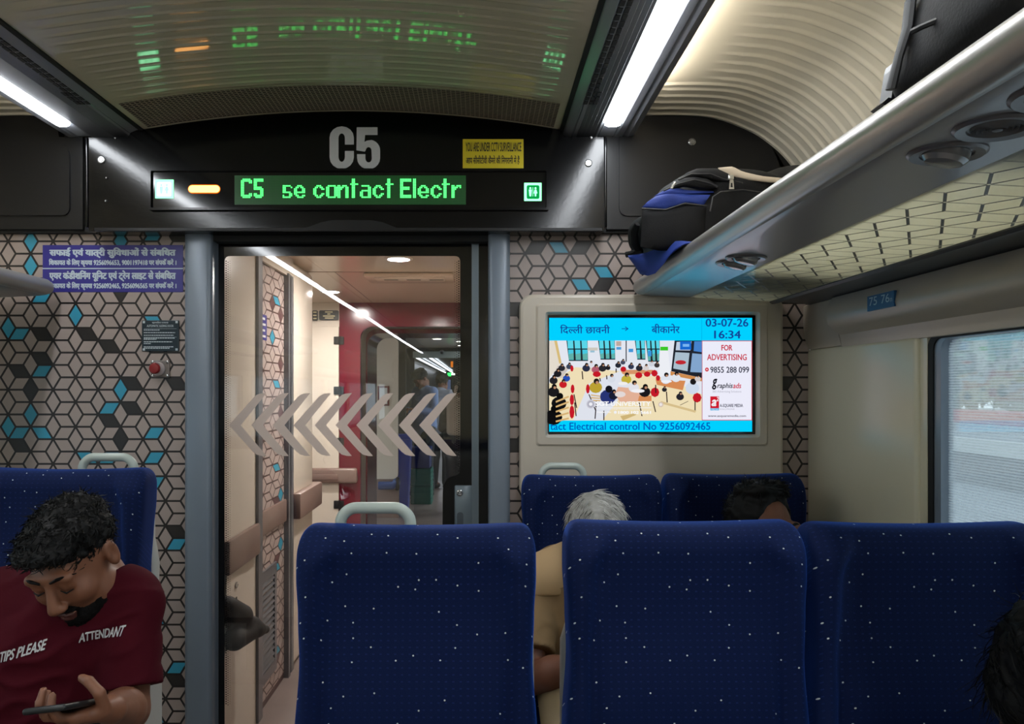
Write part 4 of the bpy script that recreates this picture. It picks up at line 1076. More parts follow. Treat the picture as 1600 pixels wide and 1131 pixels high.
# ------------------------------------------------------------------ television in its moulded housing
YT = 2.70
tv = thing('television', 'lit route information screen in a taupe moulded wall housing', 'television', (P(1018, 0, YT).x, YW - .02, P(0, 780, YT).z))
m_tvh = mat('taupe moulding', (196, 186, 170), 0.3, vary=0.03)
x0, x1, z0, z1 = pxrect(812, 459.5, 1225, 782, YT)
hs = MB()
o_ = rrect(x0, x1, z0, z1, .045, 6); i_ = pxrect(857, 492.5, 1181, 678, YT); i2 = rrect(i_[0], i_[1], i_[2], i_[3], .006, 6)
def shrink(pts, d): 
    cx0 = (x0 + x1) / 2; return [(p[0] + (d if p[0] < cx0 else -d), p[1] + (d if p[1] < (z0 + z1) / 2 else -d)) for p in pts]
hs.ring(o_, i2, 'y', YT + .012, YW - .001)
n = len(o_)
o2 = shrink(o_, .012)
vs = [(p[0], YT + .012, p[1]) for p in o_] + [(p[0], YT + .003, p[1]) for p in shrink(o_, .004)] + [(p[0], YT, p[1]) for p in o2]
hs.add(vs, [(k * n + i, k * n + (i + 1) % n, (k + 1) * n + (i + 1) % n, (k + 1) * n + i) for k in range(2) for i in range(n)])
# face with a raised picture-frame step
r_ = pxrect(837, 474, 1200, 697, YT); rr = rrect(*r_, .012, 6); r2 = rrect(r_[0] + .007, r_[1] - .007, r_[2] + .007, r_[3] - .007, .012, 6)
vs = [(p[0], YT, p[1]) for p in o2] + [(p[0], YT, p[1]) for p in rr] + [(p[0], YT - .007, p[1]) for p in r2] + [(p[0], YT - .007, p[1]) for p in rrect(i_[0] - .012, i_[1] + .012, i_[2] - .012, i_[3] + .012, .01, 6)] + [(p[0], YT + .012, p[1]) for p in i2]
hs.add(vs, [(k * n + i, k * n + (i + 1) % n, (k + 1) * n + (i + 1) % n, (k + 1) * n + i) for k in range(4) for i in range(n)])
hs.build('housing', m_tvh, tv, smooth=True, sharp=30)
MB().box(i_[0] - .001, i_[1] + .001, YT + .008, YT + .014, i_[2] - .001, i_[3] + .001).build('black_bezel', m_ceramic, tv)
YP = YT + .0075
def TS(cx, cyy, d=0.0):                       # picture coordinates of the enlarged crop -> screen plane
    p = P(850 + cx / 4.706, 480 + cyy / 4.706, YP); return (p.x, YP - d, p.z)
PICT = {}
TVE = 1.0
def tvm(c):
    if c not in PICT: PICT[c] = len(PICT)
    return PICT[c]
pic = MB(); LAY = [0.0]
def tp(pts, c):
    LAY[0] += .000006; pic.poly([TS(a, b, LAY[0]) for a, b in pts], tvm(c))
def tr(a, b, c_, d, col): tp([(a, d), (c_, d), (c_, b), (a, b)], col)
def te(cx, cyy, rx, ry, col, n=12): tp([(cx + rx * math.cos(2 * math.pi * i / n), cyy + ry * math.sin(2 * math.pi * i / n)) for i in range(n)], col)
CYN = (0, 208, 255)
tr(38, 78, 1530, 915, CYN)
tr(38, 245, 1160, 832, (226, 230, 240))
tp([(38, 832), (1160, 832), (1160, 640), (900, 520), (560, 470), (230, 440), (38, 560)], (238, 222, 182))
tp([(215, 830), (330, 560), (560, 470), (640, 560), (430, 830)], (222, 226, 236))
tp([(38, 245), (95, 245), (125, 420), (38, 520)], (226, 218, 205)); tp([(75, 245), (95, 245), (130, 410), (112, 415)], (214, 186, 120))
for (a, b, c_, d, bars) in ((165, 245, 320, 395, 3), (398, 245, 520, 385, 3), (668, 245, 742, 385, 2), (748, 245, 850, 400, 3)):
    tp([(a, b), (c_, b), (c_ + 4, d), (a + 18, d)], (30, 38, 44))
    for i in range(bars):
        w = (c_ - a) / bars; x_ = a + i * w
        tp([(x_ + 5 + 2, b), (x_ + w - 3, b), (x_ + w, b + 58), (x_ + 8 + 3, b + 58)], (90, 214, 232)); tp([(x_ + 10 + 3, b + 66), (x_ + w, b + 66), (x_ + w + 2, d - 8), (x_ + 17, d - 8)], (72, 200, 224))
        tp([(x_ + 12 + 3, b + 100), (x_ + w, b + 92), (x_ + w + 2, d - 10), (x_ + 17, d - 10)], (96, 176, 168))
tr(600, 245, 608, 400, (60, 62, 70)); tr(320, 296, 395, 318, (205, 200, 190)); tr(340, 318, 372, 332, (150, 190, 210)); tr(530, 250, 568, 285, (190, 170, 160)); tr(532, 292, 568, 312, (80, 160, 220)); tr(622, 305, 656, 330, (70, 150, 215)); tr(765, 320, 790, 360, (60, 150, 220))
tr(855, 290, 912, 318, (60, 200, 40)); tp([(850, 318), (912, 318), (930, 480), (842, 520)], (236, 238, 244))
tp([(960, 245), (1160, 245), (1160, 520), (935, 470)], (32, 36, 46)); tp([(975, 255), (1085, 250), (1075, 318), (968, 316)], (190, 205, 225)); tr(1000, 250, 1082, 312, (24, 104, 206)); tp([(1105, 250), (1160, 250), (1160, 330), (1100, 322)], (70, 130, 205)); tp([(966, 330), (1070, 336), (1055, 470), (950, 450)], (170, 190, 205)); tp([(1090, 338), (1160, 345), (1160, 480), (1075, 476)], (130, 165, 205)); te(1005, 405, 40, 16, (190, 40, 50)); tr(1020, 270, 1068, 290, (120, 180, 240))
tp([(930, 470), (1160, 520), (1160, 545), (930, 500)], (206, 140, 80))
# tables, chairs and readers
for pts, c_ in (([(560, 460), (800, 460), (820, 490), (580, 492)], (214, 148, 104)), ([(300, 445), (450, 440), (455, 465), (300, 470)], (228, 208, 190)), ([(545, 585), (700, 600), (720, 690), (560, 700), (520, 640)], (226, 176, 150)), ([(820, 530), (1040, 540), (1020, 610), (830, 570)], (214, 138, 84)), ([(700, 650), (790, 650), (790, 690), (690, 690)], (214, 138, 84)), ([(100, 430), (190, 440), (130, 520), (60, 520)], (206, 196, 190))): tp(pts, c_)
for (x_, y_, s_, c_, hc) in ((130, 440, 30, (40, 40, 48), (26, 24, 26)), (185, 430, 26, (60, 70, 90), (26, 24, 26)), (100, 480, 34, (30, 30, 36), (22, 20, 22)), (165, 515, 32, (40, 80, 180), (30, 26, 26)), (70, 530, 36, (36, 34, 40), (20, 18, 20)), (140, 560, 34, (200, 30, 40), (26, 22, 24)), (70, 610, 50, (26, 26, 30), (16, 15, 17)), (110, 690, 66, (18, 18, 20), (12, 12, 13)), (70, 790, 76, (14, 14, 16), (10, 10, 11)),
        (310, 440, 34, (40, 46, 70), (24, 22, 24)), (345, 415, 24, (220, 220, 230), (26, 24, 26)), (380, 450, 36, (176, 90, 110), (24, 22, 24)), (430, 440, 34, (40, 40, 46), (24, 22, 24)), (470, 440, 22, (30, 30, 36), (24, 22, 24)), (545, 420, 26, (36, 40, 52), (22, 20, 22)), (580, 400, 22, (70, 76, 96), (24, 22, 24)), (640, 430, 26, (50, 56, 80), (24, 22, 24)), (700, 440, 30, (40, 40, 50), (24, 22, 24)), (750, 440, 26, (214, 206, 206), (24, 22, 24)), (790, 410, 26, (206, 210, 220), (26, 24, 26)), (830, 420, 24, (60, 54, 56), (24, 22, 24)),
        (380, 575, 56, (186, 160, 50), (30, 26, 24)), (495, 520, 34, (214, 220, 230), (26, 24, 26)), (605, 520, 44, (196, 176, 60), (26, 24, 24)), (470, 640, 70, (40, 52, 116), (20, 20, 28)), (660, 580, 46, (226, 226, 232), (24, 22, 24)), (740, 610, 50, (26, 24, 28), (18, 17, 19)), (895, 520, 44, (220, 226, 238), (24, 22, 24)), (970, 510, 40, (224, 228, 236), (24, 22, 24)), (1090, 580, 60, (206, 218, 236), (28, 26, 28)), (1000, 650, 34, (36, 36, 44), (36, 36, 44)), (1130, 520, 26, (206, 200, 200), (26, 24, 26)), (885, 600, 22, (36, 36, 44), (36, 36, 44)), (510, 640, 40, (24, 28, 50), (16, 16, 22))):
    te(x_, y_ + s_ * .25, s_ * .85, s_ * .75, c_); te(x_ + s_ * .1, y_ - s_ * .55, s_ * .38, s_ * .38, hc); te(x_ + s_ * .18, y_ - s_ * .38, s_ * .2, s_ * .2, (190, 140, 110) if s_ < 60 else hc)
for (a, b, w, h_) in ((205, 450, 22, 40), (210, 600, 26, 56), (205, 680, 30, 70), (205, 770, 34, 84), (388, 492, 56, 36), (583, 455, 40, 34), (696, 500, 50, 40), (758, 492, 46, 34), (812, 485, 44, 42), (815, 625, 60, 60), (1125, 665, 60, 60), (322, 600, 26, 60), (838, 520, 30, 36)): te(a, b, w * .55, h_ * .6, (196, 26, 40), 8)
for (a, b, c_, d) in ((220, 640, 240, 740), (225, 700, 236, 800), (330, 640, 380, 760), (385, 690, 375, 820), (440, 760, 440, 830), (700, 700, 720, 800), (800, 690, 820, 770), (900, 620, 905, 700), (1110, 690, 1110, 770), (1060, 690, 1000, 720), (820, 570, 822, 630), (530, 450, 530, 480), (280, 470, 285, 530), (410, 520, 415, 545), (460, 500, 462, 530)):
    tp([(a - 4, b), (a + 4, b), (c_ + 4, d), (c_ - 4, d)], (44, 30, 32))
for k in range(5): tp([(85, 690 + 36 * k), (180, 650 + 40 * k), (184, 662 + 40 * k), (88, 702 + 36 * k)], (214, 176, 116))
for k in range(3): tp([(345, 640 + 20 * k), (415, 650 + 16 * k), (413, 658 + 16 * k), (345, 650 + 20 * k)], (214, 176, 116))
te(690, 615, 50, 14, (240, 240, 244)); te(900, 545, 40, 10, (240, 240, 246)); te(560, 640, 40, 22, (226, 216, 214)); te(580, 560, 36, 12, (240, 238, 236)); tp([(560, 800), (660, 780), (680, 790), (580, 832)], (206, 180, 120)); tp([(860, 690), (1120, 760), (1110, 775), (850, 705)], (214, 190, 140))
tr(1160, 245, 1530, 832, (200, 60, 80)); tr(1164, 250, 1525, 827, (236, 236, 250)); tr(1158, 78, 1161, 245, (0, 170, 225))
te(1197, 458, 14, 15, (206, 34, 52)); te(1197, 458, 6, 6, (236, 200, 206)); tr(1222, 655, 1286, 742, (206, 26, 46)); tr(1222, 742, 1286, 758, (40, 170, 220))
te(343, 712, 32, 33, (205, 205, 215), 20); te(343, 712, 25, 26, (176, 176, 190), 18); te(343, 712, 13, 13, (238, 238, 244)); te(858, 715, 20, 20, (214, 196, 180)); te(858, 715, 11, 11, (236, 230, 226))
tr(378, 737, 788, 741, (245, 245, 248))
def tt(s_, a, b, c_, d, col, bold=0.0, shear=0.0):
    LAY[0] += .000006
    l_ = LAY[0]; put_text(pic, s_, a, -d, c_, -b, 0, tvm(col), bold, shear, fn=lambda X, Z, y: TS(X, -Z, l_))
NAVY = (18, 66, 150)
tt([('िद', 1), ('ल', .62), ('ली', 1), (' ', 1), ('छावनी', 1)], 118, 128, 484, 196, NAVY, .03); tt('→', 570, 142, 622, 174, NAVY, .03); tt('बीकानेर', 790, 122, 998, 192, NAVY, .03)
tt('03-07-26', 1187, 84, 1502, 143, NAVY, .04); tt('16:34', 1250, 171, 1446, 230, NAVY, .04)
tt('FOR', 1303, 276, 1385, 319, (200, 40, 66), .07); tt('ADVERTISING', 1198, 344, 1490, 390, (200, 40, 66), .05)
tt('9855 288 099', 1222, 437, 1507, 482, (44, 46, 66), .04); tt('g', 1234, 525, 1274, 606, (24, 24, 34), .08, .2); tt('raphis', 1272, 556, 1388, 606, (44, 44, 60), .04, .25); tt('ads', 1388, 556, 1450, 596, (206, 60, 84), .05, .2)
tt('360 Advertising Solutions', 1238, 611, 1450, 632, (170, 170, 184)); tt('a', 1230, 678, 1268, 728, (240, 236, 240), .1, .2); tt('2', 1266, 658, 1284, 690, (240, 236, 240), .05, .2); tt('MEDIA', 1226, 744, 1282, 756, (230, 240, 246))
tt('A-SQUARE MEDIA', 1292, 710, 1462, 738, (60, 62, 84), .05); tt('SOLUTIONS', 1292, 744, 1400, 754, (160, 160, 176)); tt('www.asquaremedia.com', 1205, 790, 1484, 811, (56, 56, 72), .03)
tt('tact Electrical control No 9256092465', 44, 846, 1222, 902, (0, 96, 190), .03)
tt('SGT', 378, 692, 478, 726, (250, 250, 252), .09); tt('UNIVERSITY', 490, 692, 784, 726, (250, 250, 252), .03); tt('Shree Guru Gobind Singh Tricentenary University', 380, 744, 700, 754, (240, 240, 244), .03)
tt('Helpline No.', 390, 764, 494, 780, (246, 246, 248), .06); tt('1800 102 5661', 545, 762, 786, 784, (250, 250, 252), .08); te(524, 772, 11, 11, (240, 240, 244))
mats_ = [glow('screen %d %d %d' % c_, c_, TVE) for c_ in PICT]
pic.build('picture', mats_, tv, recalc=False)
# ------------------------------------------------------------------ seats
def fabric():
    m = mat('blue velour', (9, 25, 70), 0.8, spec=0.15, sheen=0.5, sheencol=(48, 108, 228))
    nt = m.node_tree; b = nt.nodes['Principled BSDF']
    tc = nt.nodes.new('ShaderNodeTexCoord')
    def node(t, **k):
        n = nt.nodes.new(t)
        for a, v in k.items(): setattr(n, a, v)
        return n
    def math_(op, a, b_=None):
        n = node('ShaderNodeMath', operation=op)
        for i, v in enumerate((a, b_)):
            if v is None: continue
            if isinstance(v, (int, float)): n.inputs[i].default_value = v
            else: nt.links.new(v, n.inputs[i])
        return n.outputs[0]
    sx = node('ShaderNodeSeparateXYZ'); nt.links.new(tc.outputs['Object'], sx.inputs[0])
    cb = node('ShaderNodeCombineXYZ'); nt.links.new(math_('ADD', sx.outputs[0], math_('MULTIPLY', sx.outputs[1], .15)), cb.inputs[0]); nt.links.new(math_('ADD', sx.outputs[2], math_('MULTIPLY', sx.outputs[1], .6)), cb.inputs[1])
    vo = node('ShaderNodeTexVoronoi', voronoi_dimensions='2D'); vo.inputs['Scale'].default_value = 24
    nt.links.new(cb.outputs[0], vo.inputs['Vector'])
    sc_ = node('ShaderNodeSeparateColor'); nt.links.new(vo.outputs['Color'], sc_.inputs[0])
    speck = math_('MULTIPLY', math_('LESS_THAN', vo.outputs['Distance'], .040), math_('GREATER_THAN', sc_.outputs[0], .42))
    su = math_('SINE', math_('MULTIPLY', sx.outputs[0], 2 * math.pi / .0135)); sv = math_('SINE', math_('MULTIPLY', math_('ADD', sx.outputs[2], math_('MULTIPLY', sx.outputs[1], .7)), 2 * math.pi / .0135))
    grid = math_('MULTIPLY', math_('GREATER_THAN', su, .55), math_('GREATER_THAN', sv, .82))
    nz = node('ShaderNodeTexNoise'); nz.inputs['Scale'].default_value = 9; nt.links.new(tc.outputs['Object'], nz.inputs['Vector'])
    grid = math_('MULTIPLY', grid, math_('ADD', nz.outputs[0], .1))
    m1 = node('ShaderNodeMix', data_type='RGBA'); m1.inputs[6].default_value = lin((7, 22, 60)) + (1,); m1.inputs[7].default_value = lin((26, 44, 94)) + (1,)
    nt.links.new(grid, m1.inputs[0])
    m2 = node('ShaderNodeMix', data_type='RGBA'); m2.inputs[7].default_value = lin((205, 210, 205)) + (1,)
    nt.links.new(speck, m2.inputs[0]); nt.links.new(m1.outputs[2], m2.inputs[6]); nt.links.new(m2.outputs[2], b.inputs['Base Color'])
    n2 = node('ShaderNodeTexNoise'); n2.inputs['Scale'].default_value = 500; nt.links.new(tc.outputs['Object'], n2.inputs['Vector'])
    bp = node('ShaderNodeBump'); bp.inputs['Strength'].default_value = .35; bp.inputs['Distance'].default_value = .001
    nt.links.new(n2.outputs[0], bp.inputs['Height']); nt.links.new(bp.outputs[0], b.inputs['Normal'])
    return m
m_fab = fabric()
m_shell = mat('pale seat shell', (176, 178, 174), 0.35)
m_handle = mat('grey green handle', (176, 186, 178), 0.35)
m_pad = mat('black armrest pad', (30, 32, 36), 0.6)
m_leg = mat('seat pedestal', (60, 62, 66), 0.4, metal=.3)
def lerp_tab(tab, x):
    for (a, va), (b, vb) in zip(tab, tab[1:]):
        if x <= b: t = (x - a) / (b - a); t = max(0, min(1, t)); t = t * t * (3 - 2 * t); return va + (vb - va) * t
    return tab[-1][1]
HW = [(.42, .226), (.76, .228), (.90, .2195), (.99, .2225), (1.06, .2265), (1.2, .2255)]
def seat(cx, y, top, label, handle=0, arm=(1, -1), tilt=0.12, name='train_seat', tw=None):
    """backrest front face at depth y near its top; the sitter faces the viewer"""
    t = thing(name, label, 'seat', (cx, y - .2, 0), 'blue coach seats')
    zb, zt = .42, top
    sh = top - 1.15
    R = .055
    mb = MB(); nlev = 64; nu = 96
    def sect(u, v):
        # v: height levels, denser near the top
        if v < .8: z = zb + (zt - R - zb) * v / .8; k = 1.0
        else:
            a = (v - .8) / .2 * math.pi / 2; z = zt - R + R * math.sin(a); k = math.cos(a)
        hw0 = lerp_tab(HW, z - sh)
        hw = hw0 - R * .9 * (1 - math.sqrt(max(0, k))) if k < 1 else hw0
        ang = 2 * math.pi * u
        n_ = 5.0
        c, s_ = math.cos(ang), math.sin(ang)
        ex = math.copysign(abs(c) ** (2 / n_), c); ey = math.copysign(abs(s_) ** (2 / n_), s_)
        dep = .058 * (max(k, .0) ** .6 if k < 1 else 1)
        x = ex * hw; yy = ey * dep
        if ey < 0:                                  # front face: side wings, seams, hollow in the middle
            w = abs(ey)
            xs = lerp_tab([(.42, .176), (.9, .178), (1.05, .168), (1.15, .135)], z - sh)
            ax_ = abs(x)
            wing = .030 * smooth01(xs - .01, xs + .03, ax_) * smooth01(.5, .75, z) * (1 - smooth01(zt - .07, zt, z))
            groove = .0035 * math.exp(-((ax_ - xs) / .0035) ** 2) * (1 - smooth01(zt - .02, zt, z))
            belly = .014 * math.exp(-((z - sh - .80) / .13) ** 2) * (1 - smooth01(xs - .03, xs, ax_)) - .010 * math.exp(-((z - sh - 1.0) / .1) ** 2) * (1 - smooth01(xs - .03, xs, ax_))
            yy -= w * (wing - groove + belly)
        zz = z + (.0075 * ((x / .22) ** 2 - .4)) * smooth01(zt - .15, zt, z)
        return (cx + x, y + .058 + yy - (zt - zz) * math.tan(tilt) * 1.0, zz)
    mb.grid(sect, nu, nlev, closeu=True)
    mb.poly([sect(i / nu, 0) for i in range(nu)])
    bk = mb.build('backrest', m_fab, t, smooth=True, sharp=75)
    # pale shell behind the cushion
    s = MB()
    def shell(u, v):
        z = .36 + (zt - .05 - .36) * v; hw = lerp_tab([(.36, .228), (.80, .228), (.90, .2275), (.96, .212), (1.2, .19)], z - sh)
        ang = 2 * math.pi * u; c, q_ = math.cos(ang), math.sin(ang); n_ = 6
        k = 1 if v < .95 else math.sqrt(max(0, 1 - ((v - .95) / .05) ** 2))
        return (cx + math.copysign(abs(c) ** (2 / n_), c) * hw, y + .11 + .022 * k * math.copysign(abs(q_) ** (2 / n_), q_) - (zt - z) * math.tan(tilt), z)
    s.grid(shell, 40, 24, closeu=True); s.poly([shell(i / 40, 0) for i in range(40)]); s.poly([shell(i / 40, 1) for i in range(40)])
    s.build('back_shell', m_shell, t, smooth=True, sharp=60)
    yb0 = y - (zt - .45) * math.tan(tilt)
    cu = SD((cx - .25, yb0 - .50, .33), (cx + .25, yb0 + .06, .50), .011)
    cu.box((cx, yb0 - .215, .41), (.222, .255, .062), .05, .01); cu.ell((cx, yb0 - .2, .485), (.17, .2, .02), .03, 'sub')
    cu.build('seat_cushion', m_fab, t)
    lg = MB(); lg.rbox(cx - .2, cx + .2, yb0 - .4, yb0 + .02, .30, .35, r=.01); lg.rbox(cx - .06, cx + .06, yb0 - .3, yb0 - .1, .03, .31, r=.01); lg.rbox(cx - .1, cx + .1, yb0 - .4, yb0, .001, .03, r=.006)
    lg.build('pedestal', m_leg, t, smooth=True)
    for sg in arm:
        xa = cx + sg * .253
        a = MB(); yk = y - (zt - .66) * math.tan(tilt) + .05
        # curved armrest panel
        pts = rounded([(yk, .70), (yk - .36, .685), (yk - .42, .64), (yk - .36, .56), (yk - .22, .52), (yk - .1, .40), (yk, .40)], .05)
        a.prism(pts, 'x', xa - .021, xa + .021)
        ar = a.build('armrest', m_shell, t, smooth=True)
        p = MB(); p.rbox(xa - .024, xa + .024, yk - .40, yk - .02, .685, .712, r=.012, seg=3); p.build('armrest_pad', m_pad, ar, smooth=True)
    if handle:
        yh = y + .095; hl = MB(); xa, xb = cx + handle * .157, cx + handle * .018
        zt0 = zt - .05
        pts = []
        for (px, pz) in rounded([(xa, zt0), (xa, zt + .008), (xa + (.02 if xb > xa else -.02), zt + .027), (xb - (.02 if xb > xa else -.02), zt + .027), (xb, zt + .008), (xb, zt0)], .02, 4)[5:-5]: pts.append((px, yh, pz))
        pts = [(xa, yh, zt0)] + pts + [(xb, yh, zt0)]
        hl.tube(pts, .0115, 12); hl.build('grab_handle', m_handle, t, smooth=True)
    return t
seat(-.120, 1.43, 1.150, 'blue front row seat with a grey handle, standing before the glass door', handle=-1, arm=(1, -1), tilt=.03)
seat(.387, 1.43, 1.157, 'middle blue seat of the front row, hiding the face of the grey-haired man', arm=(), tilt=.03)
seat(.844, 1.43, 1.153, 'blue seat of the front row below the window', arm=(), tilt=.03)
seat(.362, 2.46, 1.132, 'blue seat against the end wall behind the grey-haired man, pale handle on top', handle=-1, arm=(-1,), tilt=.08)
seat(.822, 2.46, 1.136, 'dark blue corner seat behind the man in glasses', arm=(), tilt=.08)
seat(-1.092, 1.98, 1.203, 'blue seat left of the aisle with the attendant sitting in it', handle=1, arm=(1, -1), tilt=.10)

# ------------------------------------------------------------------ bags on the rack
m_nyl = mat('black nylon', (12, 12, 14), .75, spec=.25, bump=.25, bscale=220)
m_bnyl = mat('blue nylon', (34, 54, 128), .6, spec=.3, bump=.2, bscale=200)
m_bei = mat('beige webbing', (190, 174, 152), .6, bump=.15, bscale=150)
bp = thing('backpack', 'black, blue and beige backpack lying on the far end of the rack', 'backpack', (.74, 2.3, zu(.8) + .008))
ZR = zu(.8) + .016
def wob(V, amp=.006, sc=9, seed=0.0):
    out = V.copy()
    for i, p in enumerate(V):
        out[i] += amp * np.array(noise.noise_vector(Vector((p[0] * sc + seed, p[1] * sc, p[2] * sc))))
    return out
S = SD((.44, 1.98, H + .27), (1.14, 2.62, H + .78), .007)
S.box((.79, 2.30, ZR + .135), (.27, .20, .125), .09, .02)
S.box((.575, 2.26, ZR + .133), (.115, .17, .062), .055, .03)
S.ell((.70, 2.26, ZR + .235), (.17, .17, .06), .04); S.ell((.95, 2.30, ZR + .26), (.14, .15, .06), .05)
S.ell((1.03, 2.3, ZR + .27), (.05, .12, .05), .03)
S.build('body', m_nyl, bp, disp=lambda V: wob(V, .007, 11))
def P3(px, py, D): return P(px, py, D)
# blue upper panel and pocket folds facing the viewer
def patch(name, mat_, pts, D0, puff=.012, nu=14, nv=8, rows=None):
    """pts: bottom edge and top edge as pixel polylines at depth D0, puffed towards the viewer"""
    lo, hi = pts
    def on(pl, t):
        q_ = t * (len(pl) - 1); i = min(int(q_), len(pl) - 2); f = q_ - i
        return pl[i][0] + (pl[i + 1][0] - pl[i][0]) * f, pl[i][1] + (pl[i + 1][1] - pl[i][1]) * f
    mb = MB()
    def fn(u, v, back=0):
        a, b = on(lo, u), on(hi, u); px, py = a[0] + (b[0] - a[0]) * v, a[1] + (b[1] - a[1]) * v
        pf = puff * math.sin(math.pi * min(1, max(0, u))) ** .5 * math.sin(math.pi * v) ** .5 if not back else -.006
        pf += .003 * noise.noise(Vector((px * .05, py * .08, D0)))
        return P(px, py, D0 - pf)
    mb.grid(lambda u, v: fn(u, v), nu, nv); mb.grid(lambda u, v: fn(u, v, 1), nu, nv)
    k = nu * nv
    ed = [i for i in range(nu)] + [j * nu + nu - 1 for j in range(1, nv)] + [(nv - 1) * nu + i for i in range(nu - 2, -1, -1)] + [j * nu for j in range(nv - 2, 0, -1)]
    mb.f += [(ed[i], ed[(i + 1) % len(ed)], ed[(i + 1) % len(ed)] + k, ed[i] + k) for i in range(len(ed))]; mb.m += [0] * len(ed)
    return mb.build(name, mat_, bp, smooth=True, sharp=70)
patch('side_panel', m_bnyl, ([(1003, 324), (1035, 327), (1060, 322), (1075, 317), (1100, 320)], [(1012, 315), (1025, 306), (1045, 302), (1080, 304), (1110, 304)]), 2.085, .006)
patch('fold', m_bnyl, ([(1022, 306), (1050, 305), (1080, 304), (1116, 301)], [(1036, 298), (1052, 292), (1075, 297), (1115, 299)]), 2.09, .006)
patch('pocket_flap', m_nyl, ([(1040, 298), (1070, 292), (1095, 297), (1120, 294)], [(1062, 279), (1085, 276), (1105, 279), (1122, 290)]), 2.09, .016)
patch('top_pocket', m_nyl, ([(1060, 284), (1090, 277), (1120, 284), (1160, 288)], [(1072, 270), (1090, 263), (1125, 263), (1160, 278)]), 2.10, .014)
patch('beige_panel', m_bei, ([(1122, 264), (1140, 275), (1165, 281), (1200, 285), (1228, 286)], [(1122, 262), (1145, 260), (1160, 268), (1190, 275), (1232, 279)]), 2.095, .004)
patch('front_pocket', m_nyl, ([(1001, 385), (1030, 392), (1060, 390), (1100, 370)], [(1003, 330), (1035, 330), (1070, 322), (1104, 323)]), 2.085, .012)
z_ = MB()
for pl in ([(1037, 298), (1058, 288), (1085, 281), (1110, 287), (1121, 292)], [(1060, 281), (1080, 272), (1110, 272), (1130, 280), (1160, 286)], [(1003, 326), (1040, 328), (1070, 318), (1104, 322)], [(1110, 330), (1114, 308), (1126, 300), (1160, 297), (1196, 302)]):
    z_.tube([P(a, b, 2.068) for a, b in pl], .0028, 6)
z_.build('zip', mat('zip tape', (17, 17, 19), .6), bp, smooth=True)
zp = MB(); D = 2.058
zp.rbox(*(lambda r: (r[0], r[1], D - .006, D + .004, r[2], r[3]))(pxrect(1137, 273.5, 1146, 281.5, D)), r=.002)
a = pxrect(1138.5, 281, 1146.5, 296, D); zp.ring([(a[0], a[2]), (a[1], a[2]), (a[1] - .002, a[3]), (a[0] + .002, a[3])], [(a[0] + .004, a[2] + .005), (a[1] - .004, a[2] + .005), (a[1] - .005, a[3] - .009), (a[0] + .005, a[3] - .009)], 'y', D - .004, D)
zp.build('zip_pull', mat('zip silver', (215, 212, 205), .25, metal=.9), bp, smooth=True); zp = MB(); a = P(1055, 284.5, D); zp.tube([a, P(1050, 292, D), P(1049, 295, D)], .004, 8); zp.build('zip_pull', mat('zip silver', (0, 0, 0)), bp, smooth=True)

# wide blue strap end falling over the rail
st = MB()
lo = [(983, 404), (990, 413), (1000, 428), (1012, 431), (1024, 427), (1036, 414), (1048, 398), (1066, 384), (1086, 378)]
hi = [(981, 399), (996, 397), (1012, 394), (1026, 388), (1040, 381), (1052, 377), (1064, 376), (1075, 377), (1088, 377)]
nn = len(lo)
for d_ in (0, .010):
    st.grid(lambda u, v: P(lo[round(u * (nn - 1))][0] * (1 - v) + hi[round(u * (nn - 1))][0] * v, lo[round(u * (nn - 1))][1] * (1 - v) + hi[round(u * (nn - 1))][1] * v, 2.275 - .30 * u + d_ - .018 * math.sin(math.pi * v) + .006 * math.sin(u * 9)), nn, 6)
k = nn * 6; ed = [i for i in range(nn)] + [j * nn + nn - 1 for j in range(1, 6)] + [5 * nn + i for i in range(nn - 2, -1, -1)] + [j * nn for j in range(4, 0, -1)]
st.f += [(ed[i], ed[(i + 1) % len(ed)], ed[(i + 1) % len(ed)] + k, ed[i] + k) for i in range(len(ed))]; st.m += [0] * len(ed)
st.build('blue_strap', m_bnyl, bp, smooth=True, sharp=70)
ms = MB(); ms.tube([P(1000, 396, 2.29), P(992, 380, 2.27), P(991, 362, 2.24), P(996, 350, 2.2)], [.010, .014, .012, .008], 8, flat=.6); ms.tube([P(978, 398, 2.31), P(988, 396, 2.30), P(1003, 391, 2.28)], .009, 8)
ms.build('mesh_pocket_edge', m_nyl, bp, smooth=True)

bb = thing('travel_bag', 'large black bag standing on the near part of the rack', 'bag', (.85, .85, zu(.85) + .008))
S = SD((.55, .30, H + .27), (1.16, 1.25, H + .97), .010)
S.M = Matrix.Translation((.586, 1.15, ZR + .06)) @ Matrix.Rotation(math.radians(12), 4, 'Y')
S.box((.17, -.36, .165), (.17, .36, .155), .05, .02); S.ell((.03, -.34, .16), (.05, .26, .12), .04); S.ell((.17, -.36, .31), (.14, .3, .04), .05)
S.M = None
S.build('body', m_nyl, bb, disp=lambda V: wob(V, .008, 7, 3.0))
sm = MB()
sm.tube([P(1423, 0, 1.08), P(1418, 45, 1.08), P(1404, 90, 1.08), P(1392, 140, 1.09)], [.012, .012, .01, .012], 8, flat=.5)
sm.tube([P(1424, 50, 1.03), P(1440, 42, 1.02), P(1480, 25, 1.0), P(1525, 8, .97)], .004, 6)
sm.build('piping', mat('bag piping', (15, 15, 16), .6), bb, smooth=True)
bu = MB(); D = 1.16
bu.prism([tuple(P(a, b, D).xz) for a, b in ((1392, 101), (1413, 96), (1409, 130), (1398, 168), (1381, 165), (1389, 112))], 'y', D - .02, D + .015)
bu.prism([tuple(P(a, b, D).xz) for a, b in ((1366, 170), (1376, 161), (1396, 164), (1388, 172), (1375, 175))], 'y', D - .022, D + .012)
bu.build('buckle', mat('black buckle', (16, 16, 17), .35), bb)

